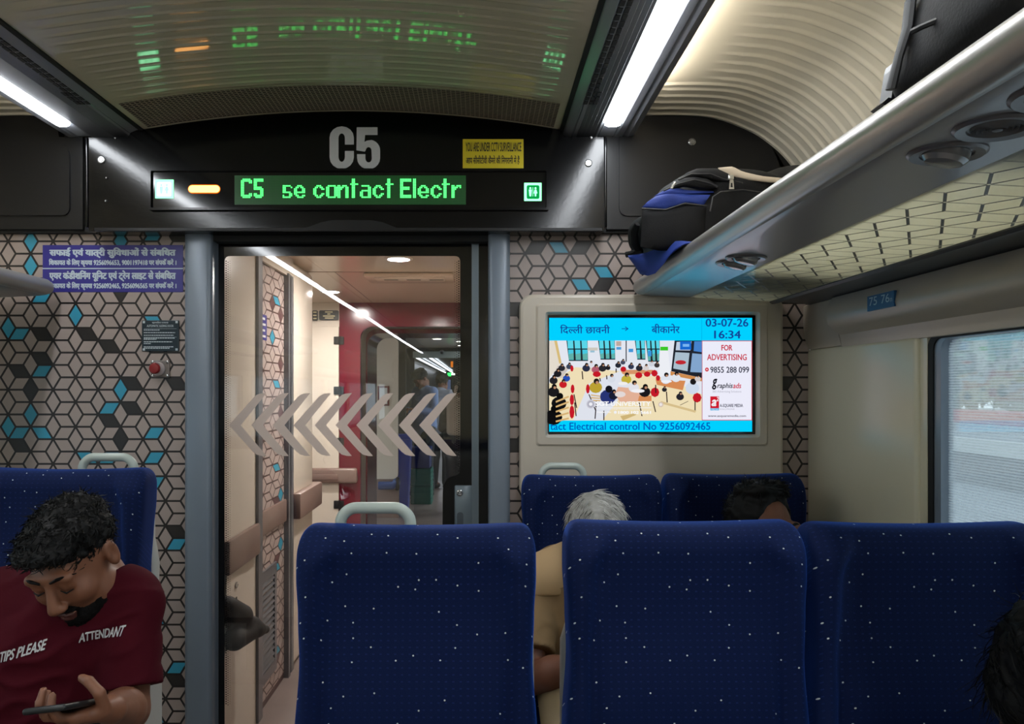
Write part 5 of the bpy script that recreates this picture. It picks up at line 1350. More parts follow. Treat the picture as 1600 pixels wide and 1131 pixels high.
# ------------------------------------------------------------------ people
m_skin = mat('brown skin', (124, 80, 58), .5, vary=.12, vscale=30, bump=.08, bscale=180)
m_skin2 = mat('deep brown skin', (112, 70, 52), .5, vary=.12, vscale=30)
m_lip = mat('lips', (86, 46, 40), .45)
m_hair = mat('black hair', (9, 8, 8), .6, spec=.25, bump=.3, bscale=160)
m_beard = mat('black beard', (10, 8, 8), .8, spec=.15, bump=.5, bscale=260)
m_ghair = mat('grey hair', (140, 138, 132), .5, vary=.3, vscale=120, bump=.3, bscale=200)
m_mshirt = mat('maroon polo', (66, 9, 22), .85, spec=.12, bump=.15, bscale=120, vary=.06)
m_khaki = mat('khaki uniform', (132, 108, 78), .85, spec=.15, bump=.12, bscale=120, vary=.05)
m_ktr = mat('khaki trousers', (120, 104, 76), .8)
m_blk = mat('black trousers', (24, 24, 28), .8)
m_shoe = mat('dark shoes', (24, 20, 18), .4)

def folds(V):
    out = wob(V, .005, 11, 1.7)
    for i, p in enumerate(V):                      # soft creases running down and across the cloth
        a = noise.noise(Vector((p[0] * 9 + p[2] * 5, p[1] * 9, p[2] * 16 - p[0] * 7)))
        out[i] += .007 * (1 - abs(a) * 3 if abs(a) < .33 else 0) * np.array([(.3 if p[0] > 0 else -.3), -1, 0])
    return out

def head_prims(S, M, ear=True, mouth=True):
    S.M = M
    S.ell((0, .018, .030), (.075, .095, .088), .012)
    S.ell((0, -.030, -.030), (.062, .066, .082), .03)
    S.ell((0, -.040, -.082), (.048, .046, .036), .025); S.ell((0, -.078, -.106), (.022, .017, .016), .018)
    for s in (-1, 1):
        S.ell((s * .040, -.066, -.030), (.024, .024, .024), .02)
        S.ell((s * .058, -.02, -.075), (.014, .035, .03), .02)
        S.ell((s * .032, -.104, .006), (.018, .015, .011), .012, 'sub')
        S.ell((s * .032, -.083, .003), (.015, .013, .011), .004)
        if ear:
            S.ell((s * .079, .012, -.008), (.009, .020, .033), .006); S.ell((s * .087, .008, -.006), (.006, .011, .020), .004, 'sub')
        S.ell((s * .012, -.106, -.040), (.009, .011, .008), .006)
    S.cap((-.042, -.084, .024), (.042, -.084, .024), .012, .012, .014)
    S.cap((0, -.094, .010), (0, -.116, -.034), .0075, .013, .010)
    if mouth:
        S.ell((0, -.096, -.066), (.023, .011, .0065), .006); S.ell((0, -.094, -.077), (.019, .012, .008), .006)
        S.ell((0, -.108, -.0712), (.022, .008, .0018), .003, 'sub')
    S.M = None
def strands(name, mat_, par, hair, n, length, comb, curl=.3, r=.0011, seed=1, keep=None, lift=.22):
    """thin tapered locks growing from the surface of a hair mesh"""
    rg = np.random.default_rng(seed); me = hair.data
    co = np.array([v.co for v in me.vertices]); no = np.array([v.normal for v in me.vertices])
    off = np.array(OFF[hair.name]); idx = rg.permutation(len(co))
    mb = MB(); c = 0
    for i in idx:
        p = Vector(co[i] + off); nrm = Vector(no[i])
        if keep and not keep(p): continue
        d = comb(p, nrm)
        if d is None: continue
        d = (d - nrm * d.dot(nrm)).normalized() * .95 + nrm * (lift + lift * .8 * rg.random())
        d.normalize(); q = Vector(rg.normal(size=3)) * curl; L_ = length * (.6 + .8 * rg.random()); pts = [p - nrm * .002]
        for k in range(4):
            pts.append(pts[-1] + d * L_ / 4); d = (d + q * .5 - nrm * .16).normalized()
            if curl > .5: q = Vector(rg.normal(size=3)) * curl
        mb.tube(pts, [r, r, r * .85, r * .6, r * .2], 3, cap=False); c += 1
        if c >= n: break
    return mb.build(name, mat_, par, smooth=True, recalc=False)
def finger(S, base, dirv, up, lens, rads, curls, k=.003):
    """chain of phalanges bending towards -up; returns the tip"""
    p = Vector(base); d = Vector(dirv).normalized(); u = Vector(up).normalized(); ax = d.cross(u).normalized()
    for i, (l, c) in enumerate(zip(lens, curls)):
        R_ = Matrix.Rotation(-math.radians(c), 3, ax); d = R_ @ d
        q_ = p + d * l; S.cap(p, q_, rads[i], rads[i + 1], k, pad=.006); p = q_
    return p
def hand(S, wrist, d, up, side, curls, thumb, size=1.0, spread=5):
    """wrist: point; d: direction of the fingers; up: back of the hand; side: +1 thumb lies towards d x up, else -1"""
    d = Vector(d).normalized(); up = (Vector(up) - d * Vector(up).dot(d)).normalized(); lat = d.cross(up).normalized() * side
    w = Vector(wrist); s = size
    for k, (o, r) in enumerate(((-.026, .011), (-.009, .0125), (.009, .013), (.026, .0125))):
        S.cap(w + lat * o * .55 * s, w + d * .085 * s + lat * o * s, r * 1.2 * s, r * s, .012, pad=.006)
    S.cap(w + lat * .012 * s, w + d * .035 * s + lat * .030 * s - up * .008 * s, .017 * s, .015 * s, .014, pad=.006)
    tips = []
    for k, (o, ln) in enumerate(((.028, .92), (.0095, 1.0), (-.0095, .94), (-.027, .76))):
        b = w + d * (.086 - .006 * abs(k - 1)) * s + lat * o * s
        dd = d + lat * math.tan(math.radians(spread)) * (o / .028)
        tips.append(finger(S, b, dd, up, [.042 * ln * s, .026 * ln * s, .022 * ln * s], [.0092 * s, .0086 * s, .0078 * s, .0066 * s], curls[k]))
    tb = w + d * .032 * s + lat * .034 * s - up * .006 * s
    td, tu = thumb
    finger(S, tb, d * td[0] + lat * td[1] + up * td[2], d * tu[0] + lat * tu[1] + up * tu[2], [.040 * s, .032 * s, .024 * s], [.0125 * s, .0105 * s, .0098 * s, .0078 * s], (0, 62, 34) if td[2] < -.65 else (0, 14, 16))
    return tips

def person(label, J, Mh, skin, shirt, trousers, loc, sleeve=.72, lo=None, hi=None, h=.006, belly=0.0, hands=True, hand_fn=None, mouth=True, eye=True):
    """J: joints in space. One continuous body, clothes and shoes as children."""
    t = thing('person', label, 'person', loc)
    pts = [Vector(v) for v in J.values()] + [Mh.translation]
    lo = [min(p[i] for p in pts) - .2 for i in range(3)]; hi = [max(p[i] for p in pts) + .2 for i in range(3)]; lo[2] = max(lo[2], 0.0)
    S = SD(lo, hi, h)
    pel, che, nb = Vector(J['pelvis']), Vector(J['chest']), Vector(J['neck'])
    def torso(S, g):
        S.cap(pel, pel.lerp(che, .55), .135 + g + belly, .130 + g + belly * .8, .05); S.cap(pel.lerp(che, .5), che, .13 + g + belly * .5, .125 + g, .06)
        shl, shr = Vector(J['shl']), Vector(J['shr'])
        lat = (shr - shl) * .5
        for s in (-1, 1):
            S.cap(che + lat * s * .45, che + lat * s * .55 + (nb - che) * .45, .095 + g, .085 + g, .05)
            S.cap(pel + lat * s * .35, pel.lerp(che, .6) + lat * s * .4, .11 + g, .10 + g, .05)
        S.cap(shl.lerp(shr, .12), shl.lerp(shr, .88), .058 + g, .058 + g, .05)
        S.cap(nb + (che - nb) * .25, nb, .075 + g, .058 + g, .05)
    torso(S, -.006)
    hb = Mh @ Vector((0, .030, -.085))
    S.cap(nb, hb, .056, .054, .025)
    for s in 'lr':
        sh, el, wr = (Vector(J[k + s]) for k in ('sh', 'el', 'wr'))
        S.cap(sh, el, .050, .040, .02); S.cap(el, el.lerp(wr, .35), .040, .042, .015); S.cap(el.lerp(wr, .35), wr, .042, .027, .015)
        hp, kn, an = (Vector(J[k + s]) for k in ('hp', 'kn', 'an'))
        S.cap(hp, kn, .082, .055, .03); S.cap(kn, kn.lerp(an, .35), .052, .054, .02); S.cap(kn.lerp(an, .35), an, .054, .036, .02)
        S.cap(an, an + Vector(J.get('toe', (0, -.16, -.03))), .035, .03, .02)
    if hand_fn: hand_fn(S)
    head_prims(S, Mh, mouth=mouth)
    Mi = np.array(Mh.inverted())
    def pick(cen):
        q_ = cen @ Mi[:3, :3].T + Mi[:3, 3]
        lips = ((q_[:, 0] / .023) ** 2 + ((q_[:, 2] + .0715) / .0135) ** 2 < 1) & (q_[:, 1] < -.085)
        return lips.astype(int)
    S.build('body', [skin, m_lip], t, pick=pick)
    # clothes
    C_ = SD(lo, hi, h + .001)
    torso(C_, .010)
    for s in 'lr':
        sh, el = Vector(J['sh' + s]), Vector(J['el' + s])
        C_.ell(tuple(sh), (.068, .068, .068), .025)
        if sleeve <= 1: C_.cap(sh, sh.lerp(el, sleeve), .066, .068, .025, flat=True)
        else:
            wr = Vector(J['wr' + s]); C_.cap(sh, el, .064, .056, .02); C_.cap(el, el.lerp(wr, .9), .056, .042, .02, flat=True)
    C_.half(pel - (che - pel) * .45, (pel - che), .01)
    cut = hb - nb; C_.cap(nb + cut.normalized() * .005, hb, .060, .062, .012, 'sub')
    cl = C_.build('shirt', shirt, t, disp=lambda V: folds(V))
    # collar
    co = MB(); ax = cut.normalized(); a = ax.cross(Vector((1, 0, 0))).normalized(); b = ax.cross(a)
    ctr = nb + ax * .012
    for (r0, r1, z0, z1) in ((.070, .066, -.02, .036), (.075, .082, -.012, .03)):
        co.grid(lambda u, v: ctr + ax * (z0 + (z1 - z0) * v) + (a * math.cos(.35 + u * (2 * math.pi - .7) + (math.pi if a.y > 0 else 0)) * -1 + b * math.sin(.35 + u * (2 * math.pi - .7) + (math.pi if a.y > 0 else 0)) * -1) * (r0 + (r1 - r0) * v), 30, 4)
    co.build('collar', shirt, cl, smooth=True, recalc=False)
    T_ = SD(lo, hi, h + .002)
    T_.cap(pel, pel + (che - pel) * .12, .142 + belly * .6, .138 + belly * .6, .04)
    for s in 'lr':
        hp, kn, an = (Vector(J[k + s]) for k in ('hp', 'kn', 'an'))
        T_.cap(hp, kn, .098, .074, .03); T_.cap(kn, kn.lerp(an, .93), .072, .060, .03, flat=False)
    T_.build('trousers', trousers, t)
    for s in 'lr':
        an = Vector(J['an' + s]); toe = an + Vector(J.get('toe', (0, -.16, -.03)))
        zf = an.z - .075
        s_ = SD([min(an[i], toe[i]) - .09 for i in range(2)] + [zf - .02], [max(an[i], toe[i]) + .09 for i in range(2)] + [an.z + .06], .007)
        s_.cap(an + Vector((0, .02, -.035)), toe + Vector((0, 0, -.01)), .044, .036, .02); s_.cap(an, an + Vector((0, 0, -.03)), .045, .048, .02)
        s_.half((an.x, an.y, zf), (0, 0, -1), .004)
        s_.build('shoe', m_shoe, t)
    return t, cl
def Mhead(loc, pitch=0, yaw=0, roll=0):
    """pitch > 0 bows, yaw > 0 turns the face towards +x (photo right), roll > 0 tips the crown towards +x"""
    return Matrix.Translation(loc) @ Matrix.Rotation(math.radians(yaw), 4, 'Z') @ Matrix.Rotation(math.radians(roll), 4, 'Y') @ Matrix.Rotation(math.radians(pitch), 4, 'X')

# --- attendant ---
Mh = Mhead((-.872, 1.65, 1.052), 34, -8, -7)
J = dict(pelvis=(-1.0, 1.78, .58), chest=(-.955, 1.73, .86), neck=(-.925, 1.715, .985), shl=(-1.125, 1.72, .93), shr=(-.782, 1.72, .945),
         ell=(-1.16, 1.62, .70), elr=(-.752, 1.645, .725), wrl=(-1.0, 1.40, .72), wrr=(-.700, 1.455, .806),
         hpl=(-1.09, 1.72, .56), hpr=(-.92, 1.72, .56), knl=(-1.10, 1.27, .54), knr=(-.90, 1.27, .54), anl=(-1.10, 1.22, .085), anr=(-.90, 1.22, .085))
PH = Vector((-.744, 1.385, .842))
def att_hand(S):
    hand(S, (-.700, 1.455, .806), (-.55, -.83, .16), (.12, -.1, -1), 1, ((12, 40, 40), (14, 45, 40), (16, 48, 40), (20, 48, 40)), ((.45, .25, -.75), (0, 1, .25)), 1.0)
    hand(S, (-1.0, 1.40, .72), (.5, -.7, .2), (-.1, -.2, 1), 1, ((20, 30, 20),) * 4, ((.6, .7, -.2), (0, 0, 1)), 1.0)
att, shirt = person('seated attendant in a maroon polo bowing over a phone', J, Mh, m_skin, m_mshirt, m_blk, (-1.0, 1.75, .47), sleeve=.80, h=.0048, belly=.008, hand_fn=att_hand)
# hair with curls, brows, lashes, beard
def hairmesh(name, M, mat_, par, prims, h=.004, disp=None, subs=()):
    c = M.translation; S = SD([c[i] - .19 for i in range(3)], [c[i] + .19 for i in range(3)], h); S.M = M
    for c_, r in prims: S.ell(c_, r, .015)
    for c_, r in subs: S.ell(c_, r, .008, 'sub')
    S.M = None
    return S.build(name, mat_, par, disp=disp)
hr = hairmesh('hair', Mh, m_hair, att, [((0, .022, .042), (.081, .100, .083)), ((0, -.015, .076), (.074, .082, .036)), ((.0, -.070, .074), (.058, .026, .018))], disp=lambda V: wob(wob(V, .007, 45), .005, 110, 5),
              subs=[((0, -.120, .005), (.070, .075, .068)), ((.08, -.01, -.03), (.036, .06, .058)), ((-.08, -.01, -.03), (.036, .06, .058)), ((0, .05, -.10), (.12, .12, .06))])
A3 = Mh.to_3x3(); up_h = A3 @ Vector((0, 0, 1)); fw_h = A3 @ Vector((0, -1, 0)); rt_h = A3 @ Vector((1, 0, 0)); ch_ = Mh.translation
strands('hair_locks', m_hair, hr, hr, 2600, .020, lambda p, n: fw_h * .8 + (p - ch_).normalized().cross(up_h) * .4 + Vector(rng.normal(size=3)) * .5, .75, .0013, 3, keep=lambda p: (p - ch_).dot(up_h) > -.02)
bd = hairmesh('beard', Mh, m_beard, att, [((0, -.055, -.088), (.055, .048, .038)), ((0, -.078, -.112), (.027, .021, .02)), ((.051, -.034, -.080), (.018, .032, .030)), ((-.051, -.034, -.080), (.018, .032, .030)), ((0, -.094, -.056), (.029, .012, .006))], .0036,
              disp=lambda V: wob(V, .003, 160), subs=[((0, -.10, -.072), (.019, .02, .008)), ((0, -.05, -.02), (.055, .08, .030)), ((.04, -.075, -.03), (.025, .04, .03)), ((-.04, -.075, -.03), (.025, .04, .03))])
def brow(M, par, mat_=None, w=.0065, lash=True):
    for s in (-1, 1):
        b = MB(); b.tube([M @ Vector((s * x, y, z)) for x, y, z in ((.012, -.097, .024), (.028, -.0955, .0305), (.044, -.086, .029), (.055, -.073, .022))], [w * .7, w, w * .85, w * .3], 8, flat=.55)
        b.build('eyebrow', mat_ or m_hair, par, smooth=True)
        if lash:
            l_ = MB(); l_.tube([M @ Vector((s * x, y, z)) for x, y, z in ((.018, -.0935, -.003), (.032, -.0975, -.007), (.046, -.0905, -.004))], [.001, .0022, .001], 6); l_.build('eyelash', m_hair, par, smooth=True)
brow(Mh, att)
# printed words laid on the cloth
def on_cloth(name, s_, px, py, w, h_, slope, cloth, m_):
    bm = bmesh.new(); bm.from_mesh(cloth.data); bvh = BVHTree.FromBMesh(bm); bm.free(); off = Vector(OFF[cloth.name])
    vs, fs = text2d(s_, .07, .12); ax = min(p[0] for p in vs); bx = max(p[0] for p in vs); az = min(p[1] for p in vs); bz = max(p[1] for p in vs)
    def cast(a, b):
        d = (P(a, b, 1) - Vector((0, 0, H))).normalized(); o = Vector((0, 0, H)) - off
        hit = bvh.ray_cast(o, d); return hit[0]
    c0 = cast(px, py)
    D = (c0 + off).y
    out = []
    for p in vs:
        u = (p[0] - ax) / (bx - ax) - .5; v = (p[1] - az) / (bz - az) - .5
        a, b = px + u * w + v * h_ * .12, py - v * h_ - u * w * slope
        X = P(a, b, D); hit = bvh.ray_cast(Vector((X.x, 0, X.z)) - off, Vector((0, 1, 0)))[0]
        q_ = (hit + off) if hit else X
        out.append((q_.x, q_.y - .0022, q_.z))
    mb = MB(); mb.add(out, fs); return mb.build(name, m_, cloth, recalc=False)
on_cloth('lettering', 'ATTENDANT', 162, 989, 66, 15, .14, shirt, m_white)
on_cloth('lettering', 'NO TIPS PLEASE', 22, 1021, 92, 17, .27, shirt, m_white)
# phone in the hand
ph = thing('phone', 'dark phone held edge-on in the attendant hand', 'phone', PH)
pm = MB(); Mp = Matrix.Translation(PH) @ Matrix.Rotation(math.radians(-7), 4, 'Y') @ Matrix.Rotation(math.radians(-17), 4, 'X')
pm.rbox(-.038, .038, -.076, .076, -.0055, .0055, r=.005, seg=3, M=Mp @ Matrix.Diagonal((.076 / .076, 1, 1, 1)) if False else None)
pm.v = [tuple(Mp @ Vector(v)) for v in pm.v]; pm.build('case', mat('phone case', (24, 26, 28), .4), ph, smooth=True)
pm = MB(); pm.box(-.035, .035, -.072, .072, .0054, .0059); pm.v = [tuple(Mp @ Vector(v)) for v in pm.v]; pm.build('screen', mat('phone glass', (8, 8, 10), .1), ph)

# --- grey-haired man ---
Mh = Mhead((.328, 2.17, .985), 50, 3, 0)
J = dict(pelvis=(.34, 2.32, .57), chest=(.335, 2.30, .82), neck=(.335, 2.26, .905), shl=(.155, 2.28, .842), shr=(.50, 2.28, .84),
         ell=(.135, 2.10, .62), elr=(.505, 2.13, .63), wrl=(.30, 1.93, .735), wrr=(.40, 1.93, .735),
         hpl=(.26, 2.22, .56), hpr=(.43, 2.22, .56), knl=(.225, 1.78, .555), knr=(.46, 1.78, .555), anl=(.23, 1.74, .085), anr=(.46, 1.74, .085))
def old_hand(S):
    hand(S, (.30, 1.93, .735), (.5, -.8, .2), (-.5, -.2, .8), 1, ((40, 50, 30),) * 4, ((.6, .6, -.3), (0, 0, 1))); hand(S, (.40, 1.93, .735), (-.5, -.8, .2), (.5, -.2, .8), -1, ((40, 50, 30),) * 4, ((.6, .6, -.3), (0, 0, 1)))
old, shirt = person('grey-haired man in a khaki uniform bowing behind the middle front seat', J, Mh, m_skin2, m_khaki, m_ktr, (.34, 2.3, .47), sleeve=.74, h=.006, belly=.02, hand_fn=old_hand)
hr = hairmesh('hair', Mh, m_ghair, old, [((0, .022, .040), (.084, .104, .088)), ((0, -.03, .072), (.074, .07, .048))], disp=lambda V: wob(V, .004, 60), subs=[((0, -.125, .005), (.072, .078, .070)), ((.08, -.01, -.035), (.03, .045, .05)), ((-.08, -.01, -.035), (.03, .045, .05)), ((0, .05, -.11), (.12, .12, .06))])
A3 = Mh.to_3x3(); up_h = A3 @ Vector((0, 0, 1)); fw_h = A3 @ Vector((0, -1, 0)); rt_h = A3 @ Vector((1, 0, 0)); c0 = Vector(Mh.translation)
m_gl = mat('silver lock', (190, 189, 184), .5); m_gd = mat('dark grey lock', (78, 76, 73), .5)
for k, (mm, n_) in enumerate(((m_gl, 2600), (m_gd, 800))):
    strands('hair_locks', mm, hr, hr, n_, .034, lambda p, n: fw_h * .7 + rt_h * (.75 if (p - c0).dot(rt_h) > -.02 else -.55) + up_h * -.15 + Vector(rng.normal(size=3)) * .12, .14, .0009, 11 + k, lift=.07)
brow(Mh, old, m_ghair)
# shoulder yoke with strap and cuff seam
yk = SD((.08, 2.12, .82), (.60, 2.42, 1.0), .006)
yk.cap((.145, 2.265, .836), (.30, 2.255, .890), .080, .092, .03); yk.half((.14, 2.26, .828), (-.30, 0, -1), .002); yk.half((.30, 2.26, .9), (1, 0, .3), .004)
yk.build('yoke', mat('pale khaki yoke', (176, 146, 106), .75), shirt)
strap = MB()
strap.tube([(.125, 2.203, .875), (.145, 2.192, .82), (.155, 2.17, .76), (.16, 2.15, .70)], .0035, 6); strap.build('seam', m_ktr, shirt, smooth=True)
ws = None

# --- man in glasses ---
Mh = Mhead((.815, 2.21, 1.002), -6, 22, 6)
J = dict(pelvis=(.82, 2.30, .57), chest=(.82, 2.31, .76), neck=(.815, 2.28, .87), shl=(.665, 2.30, .80), shr=(.99, 2.30, .80),
         ell=(.66, 2.18, .60), elr=(1.04, 2.18, .60), wrl=(.72, 1.98, .64), wrr=(.92, 1.98, .64),
         hpl=(.74, 2.20, .55), hpr=(.90, 2.20, .55), knl=(.72, 1.78, .55), knr=(.93, 1.78, .55), anl=(.72, 1.75, .085), anr=(.93, 1.75, .085))
def gl_hand(S):
    hand(S, (.72, 1.98, .64), (.3, -.9, 0), (-.2, 0, 1), 1, ((20, 25, 20),) * 4, ((.6, .7, 0), (0, 0, 1))); hand(S, (.92, 1.98, .64), (-.3, -.9, 0), (.2, 0, 1), -1, ((20, 25, 20),) * 4, ((.6, .7, 0), (0, 0, 1)))
gm, shirt = person('black-haired man in glasses in the corner, only forehead and hair above the seats', J, Mh, m_skin2, mat('dark blue shirt', (36, 42, 60), .8), m_blk, (.82, 2.28, .47), h=.006, hand_fn=gl_hand)
hr = hairmesh('hair', Mh, m_hair, gm, [((0, .028, .048), (.086, .100, .088)), ((0, .008, .116), (.078, .070, .034)), ((-.01, -.04, .128), (.05, .03, .018))], disp=lambda V: wob(V, .006, 50), subs=[((.005, -.125, .026), (.100, .098, .092)), ((.085, -.015, -.035), (.03, .05, .055)), ((-.085, -.015, -.035), (.03, .05, .055)), ((0, .05, -.11), (.12, .12, .06))])
Mgi = Mh.inverted(); A3 = Mh.to_3x3(); up_g = A3 @ Vector((0, 0, 1)); fw_g = A3 @ Vector((0, -1, 0)); rt_g = A3 @ Vector((1, 0, 0))
strands('hair_locks', m_hair, hr, hr, 1200, .03, lambda p, n: rt_g * .8 - fw_g * .5 - up_g * .1, .15, .0012, 21, keep=lambda p: (Mgi @ p).z > .10 or (Mgi @ p).y > .03)
brow(Mh, gm)
gs = MB()
for s in (-1, 1):
    pts = [Mh @ Vector((s * .034 + .025 * math.cos(a * math.pi / 10), -.112, -.004 + .019 * math.sin(a * math.pi / 10))) for a in range(21)]
    gs.tube(pts, .0018, 6); gs.tube([Mh @ Vector((s * .058, -.110, .004)), Mh @ Vector((s * .080, -.06, .008)), Mh @ Vector((s * .087, .01, .012)), Mh @ Vector((s * .085, .03, -.002))], .0022, 6)
gs.tube([Mh @ Vector((-.010, -.113, .002)), Mh @ Vector((0, -.119, .005)), Mh @ Vector((.010, -.113, .002))], .0018, 6)
gs.build('glasses', mat('dark glasses frame', (16, 16, 18), .3), gm, smooth=True)

# --- person at the right edge, seated in the front row and bowing ---
Mh = Mhead((.868, 1.14, .955), 22, -14, 4)
J = dict(pelvis=(.87, 1.22, .55), chest=(.87, 1.22, .71), neck=(.87, 1.20, .80), shl=(.73, 1.21, .755), shr=(1.01, 1.21, .755),
         ell=(.70, 1.10, .60), elr=(1.04, 1.10, .60), wrl=(.78, .90, .62), wrr=(.95, .90, .62),
         hpl=(.80, 1.16, .55), hpr=(.94, 1.16, .55), knl=(.78, .80, .54), knr=(.96, .80, .54), anl=(.78, .76, .085), anr=(.96, .76, .085))
def rt_hand(S):
    hand(S, (.78, .90, .62), (.3, -.9, 0), (-.2, 0, 1), 1, ((20, 25, 20),) * 4, ((.6, .7, 0), (0, 0, 1))); hand(S, (.95, .90, .62), (-.3, -.9, 0), (.2, 0, 1), -1, ((20, 25, 20),) * 4, ((.6, .7, 0), (0, 0, 1)))
rp, shirt = person('dark-haired person cut by the right edge, sitting in the window seat of the front row', J, Mh, m_skin2, m_blk, m_blk, (.84, 1.2, .47), h=.007, hand_fn=rt_hand)
hr = hairmesh('hair', Mh, m_hair, rp, [((0, .022, .042), (.088, .106, .092)), ((0, -.03, .082), (.08, .075, .044)), ((0, .015, -.01), (.094, .088, .075))], disp=lambda V: wob(V, .006, 50), subs=[((0, -.125, .0), (.072, .075, .066)), ((0, .05, -.14), (.12, .12, .06))])
A3 = Mh.to_3x3(); fw_r = A3 @ Vector((0, -1, 0)); rt_r = A3 @ Vector((1, 0, 0))
strands('hair_locks', m_hair, hr, hr, 1400, .05, lambda p, n: fw_r + rt_r * .3, .35, .0007, 31)
brow(Mh, rp)
mk = SD([Mh.translation[i] - .16 for i in range(3)], [Mh.translation[i] + .16 for i in range(3)], .004); mk.M = Mh
mk.ell((0, -.060, -.062), (.066, .068, .050), .01); mk.ell((0, -.02, -.06), (.058, .085, .060), .004, 'sub'); mk.ell((0, .06, -.06), (.12, .09, .1), .004, 'sub'); mk.M = None
mk.build('face_mask', mat('white mask', (215, 216, 214), .8), rp)

# --- standing passengers in the next coach ---
def standing(label, x, y, zt, shirt_m, tr_m, face, bow=25, sl=2):
    """face: yaw of the whole figure"""
    Rz = Matrix.Translation((x, y, 0)) @ Matrix.Rotation(math.radians(face), 4, 'Z')
    k = zt / 1.72
    W = lambda a, b, c: tuple(Rz @ Vector((a * k, b * k, c * k)))
    Mh_ = Rz @ Mhead((0, -.07 * k, 1.575 * k), bow, 0, 0)
    J_ = dict(pelvis=W(0, 0, .95), chest=W(0, -.01, 1.25), neck=W(0, -.005, 1.44), shl=W(-.18, 0, 1.40), shr=W(.18, 0, 1.40), ell=W(-.23, .0, 1.12), elr=W(.23, 0, 1.12), wrl=W(-.12, -.22, 1.16), wrr=W(.12, -.22, 1.16),
              hpl=W(-.09, 0, .92), hpr=W(.09, 0, .92), knl=W(-.10, -.03, .50), knr=W(.10, -.03, .50), anl=W(-.10, .02, .08), anr=W(.10, .02, .08), toe=tuple(Rz.to_3x3() @ Vector((0, -.16, -.03))))
    def hf(S):
        f = Rz.to_3x3(); hand(S, J_['wrl'], f @ Vector((.5, -.8, .2)), f @ Vector((0, -.3, 1)), 1, ((35, 45, 30),) * 4, ((.6, .6, -.3), (0, 0, 1))); hand(S, J_['wrr'], f @ Vector((-.5, -.8, .2)), f @ Vector((0, -.3, 1)), -1, ((35, 45, 30),) * 4, ((.6, .6, -.3), (0, 0, 1)))
    t_, s_ = person(label, J_, Mh_, m_skin2, shirt_m, tr_m, (x, y, 0), sleeve=sl, h=.011, hand_fn=hf)
    h_ = hairmesh('hair', Mh_, m_hair, t_, [((0, .022, .045), (.088, .106, .092)), ((0, -.03, .088), (.084, .078, .044))], .007, disp=lambda V: wob(V, .01, 40), subs=[((0, -.125, .0), (.072, .075, .066)), ((0, .05, -.11), (.12, .12, .06))])
    return t_
standing('standing man in a pale blue shirt looking down beyond the door glass', P(664, 0, 10.25).x, 10.25, 1.71, mat('pale blue shirt', (108, 128, 168), .8), m_blk, -50, 38)
standing('person standing behind the man in the pale blue shirt', P(688, 0, 11.0).x, 11.0, 1.66, mat('pale grey shirt', (150, 156, 170), .8), m_blk, 160, 10)
standing('person standing by the dark edge of the door glass with a beige bag', P(716, 0, 9.0).x, 9.0, 1.50, mat('dark jacket', (46, 38, 38), .8), m_blk, 30, 10)
S = SD((P(716, 0, 9).x - .25, 8.55, .82), (P(716, 0, 9).x + .2, 8.85, 1.55), .009)
S.box((P(714, 0, 8.7).x, 8.72, 1.12), (.12, .05, .22), .05, .02); S.cap((P(709, 0, 8.7).x, 8.74, 1.3), (P(713, 0, 8.8).x, 8.8, 1.45), .02, .02, .02)
o = S.build('shoulder_bag', mat('beige bag', (150, 132, 118), .7)); tag(o, 'beige shoulder bag in front of the person by the dark door edge', 'bag')

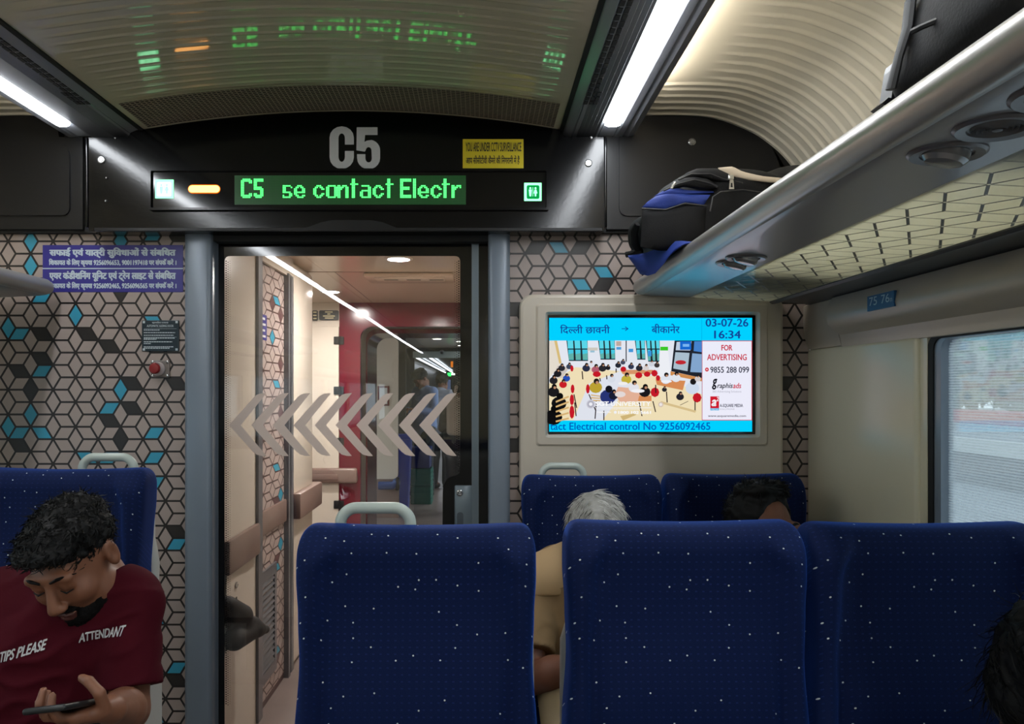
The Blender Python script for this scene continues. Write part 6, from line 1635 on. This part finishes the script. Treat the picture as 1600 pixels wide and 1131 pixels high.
# ------------------------------------------------------------------ outside the window
m_gr = mat('trackside ballast', (150, 152, 158), .9, vary=.45, vscale=1.2, stretch=(1, .06, 1), bump=.4, bscale=8)
struct(MB().box(-60, 90, -60, 110, -1.25, -1.15).build('ground', m_gr))
for x, l_ in ((4.6, 'nearer steel rail of the track outside the window'), (6.3, 'farther steel rail of the track outside the window')):
    r = MB(); r.box(x - .035, x + .035, -30, 100, -1.15 + .12, -1.15 + .16); r.box(x - .01, x + .01, -30, 100, -1.15 + .02, -1.15 + .12); r.box(x - .07, x + .07, -30, 100, -1.15, -1.15 + .02)
    o = r.build('steel_rail', mat('rail steel', (150, 170, 172), .3, metal=.7)); tag(o, l_, 'rail', 'rails outside')
pf = thing('platform', 'low platform with a pale edge outside the window', 'platform', (16.5, 30, -1.15))
MB().box(13.6, 19.95, -30, 100, -1.15, .08).build('platform_slab', m_gr, pf); MB().box(13.4, 13.6, -30, 100, -.30, .09).build('pale_edge', mat('pale concrete', (235, 235, 230), .8, vary=.1), pf)
MB().box(13.5, 13.6, -30, 100, -1.15, -.30).build('platform_face', mat('platform face', (120, 116, 120), .9, vary=.3, vscale=.4), pf)
rw = MB(); rw.box(20.0, 20.3, -30, 100, -1.15, .62); o = rw.build('boundary_wall', mat('faded red wall', (196, 70, 84), .8, vary=.15, vscale=.6)); tag(o, 'low faded red wall under the trees outside the window', 'wall')
m_leaf = mat('hazed green leaves', (128, 152, 128), .8, vary=.4, vscale=3); m_bark = mat('grey bark', (108, 106, 104), .9)  # leaf green lightened so that the colour carries the haze
for k, (x, y, hh, l_) in enumerate(((23.2, 32, 6.5, 'leafy tree nearest behind the red wall, in the middle of the window'), (23.5, 38.5, 6.5, 'leafy tree outside beside the far window corner'), (30.5, 38.5, 6.5, 'leafy tree outside close to the right edge of the photo'), (29.5, 46, 7, 'hazy tree in the second row behind the red wall'), (36, 49, 8, 'tree in the third row outside, right of the farthest one'), (36, 58, 8.5, 'farthest hazy tree outside the window'))):
    t = thing('tree', l_, 'tree', (x, y, -1.15), 'trees outside')
    tk = MB(); tk.tube([(x, y, -1.15), (x + .1, y, 1), (x - .1, y + .1, hh * .45), (x + .1, y, hh * .75)], [.3, .22, .16, .06], 10)
    for j in range(4): a = j * 1.7 + k; tk.tube([(x, y, hh * (.3 + .1 * j)), (x + 1.2 * math.cos(a), y + 1.2 * math.sin(a), hh * (.42 + .1 * j))], [.1, .04], 6)
    tk.build('trunk', m_bark, t, smooth=True)
    cr = MB(); rg = np.random.default_rng(40 + k)
    for j in range(1500):
        d = rg.normal(size=3); d /= np.linalg.norm(d); r_ = hh * .45 * rg.random() ** .4
        c = Vector((x, y, hh * .40)) + Vector((d[0] * r_, d[1] * r_, d[2] * r_ * .75))
        a, b = Vector(rg.normal(size=3)).normalized(), Vector(rg.normal(size=3)).normalized(); s_ = .22 + .25 * rg.random()
        cr.poly([c - a * s_, c - b * s_ * .6, c + a * s_, c + b * s_ * .6])
    cr.build('crown', m_leaf, t, recalc=False)
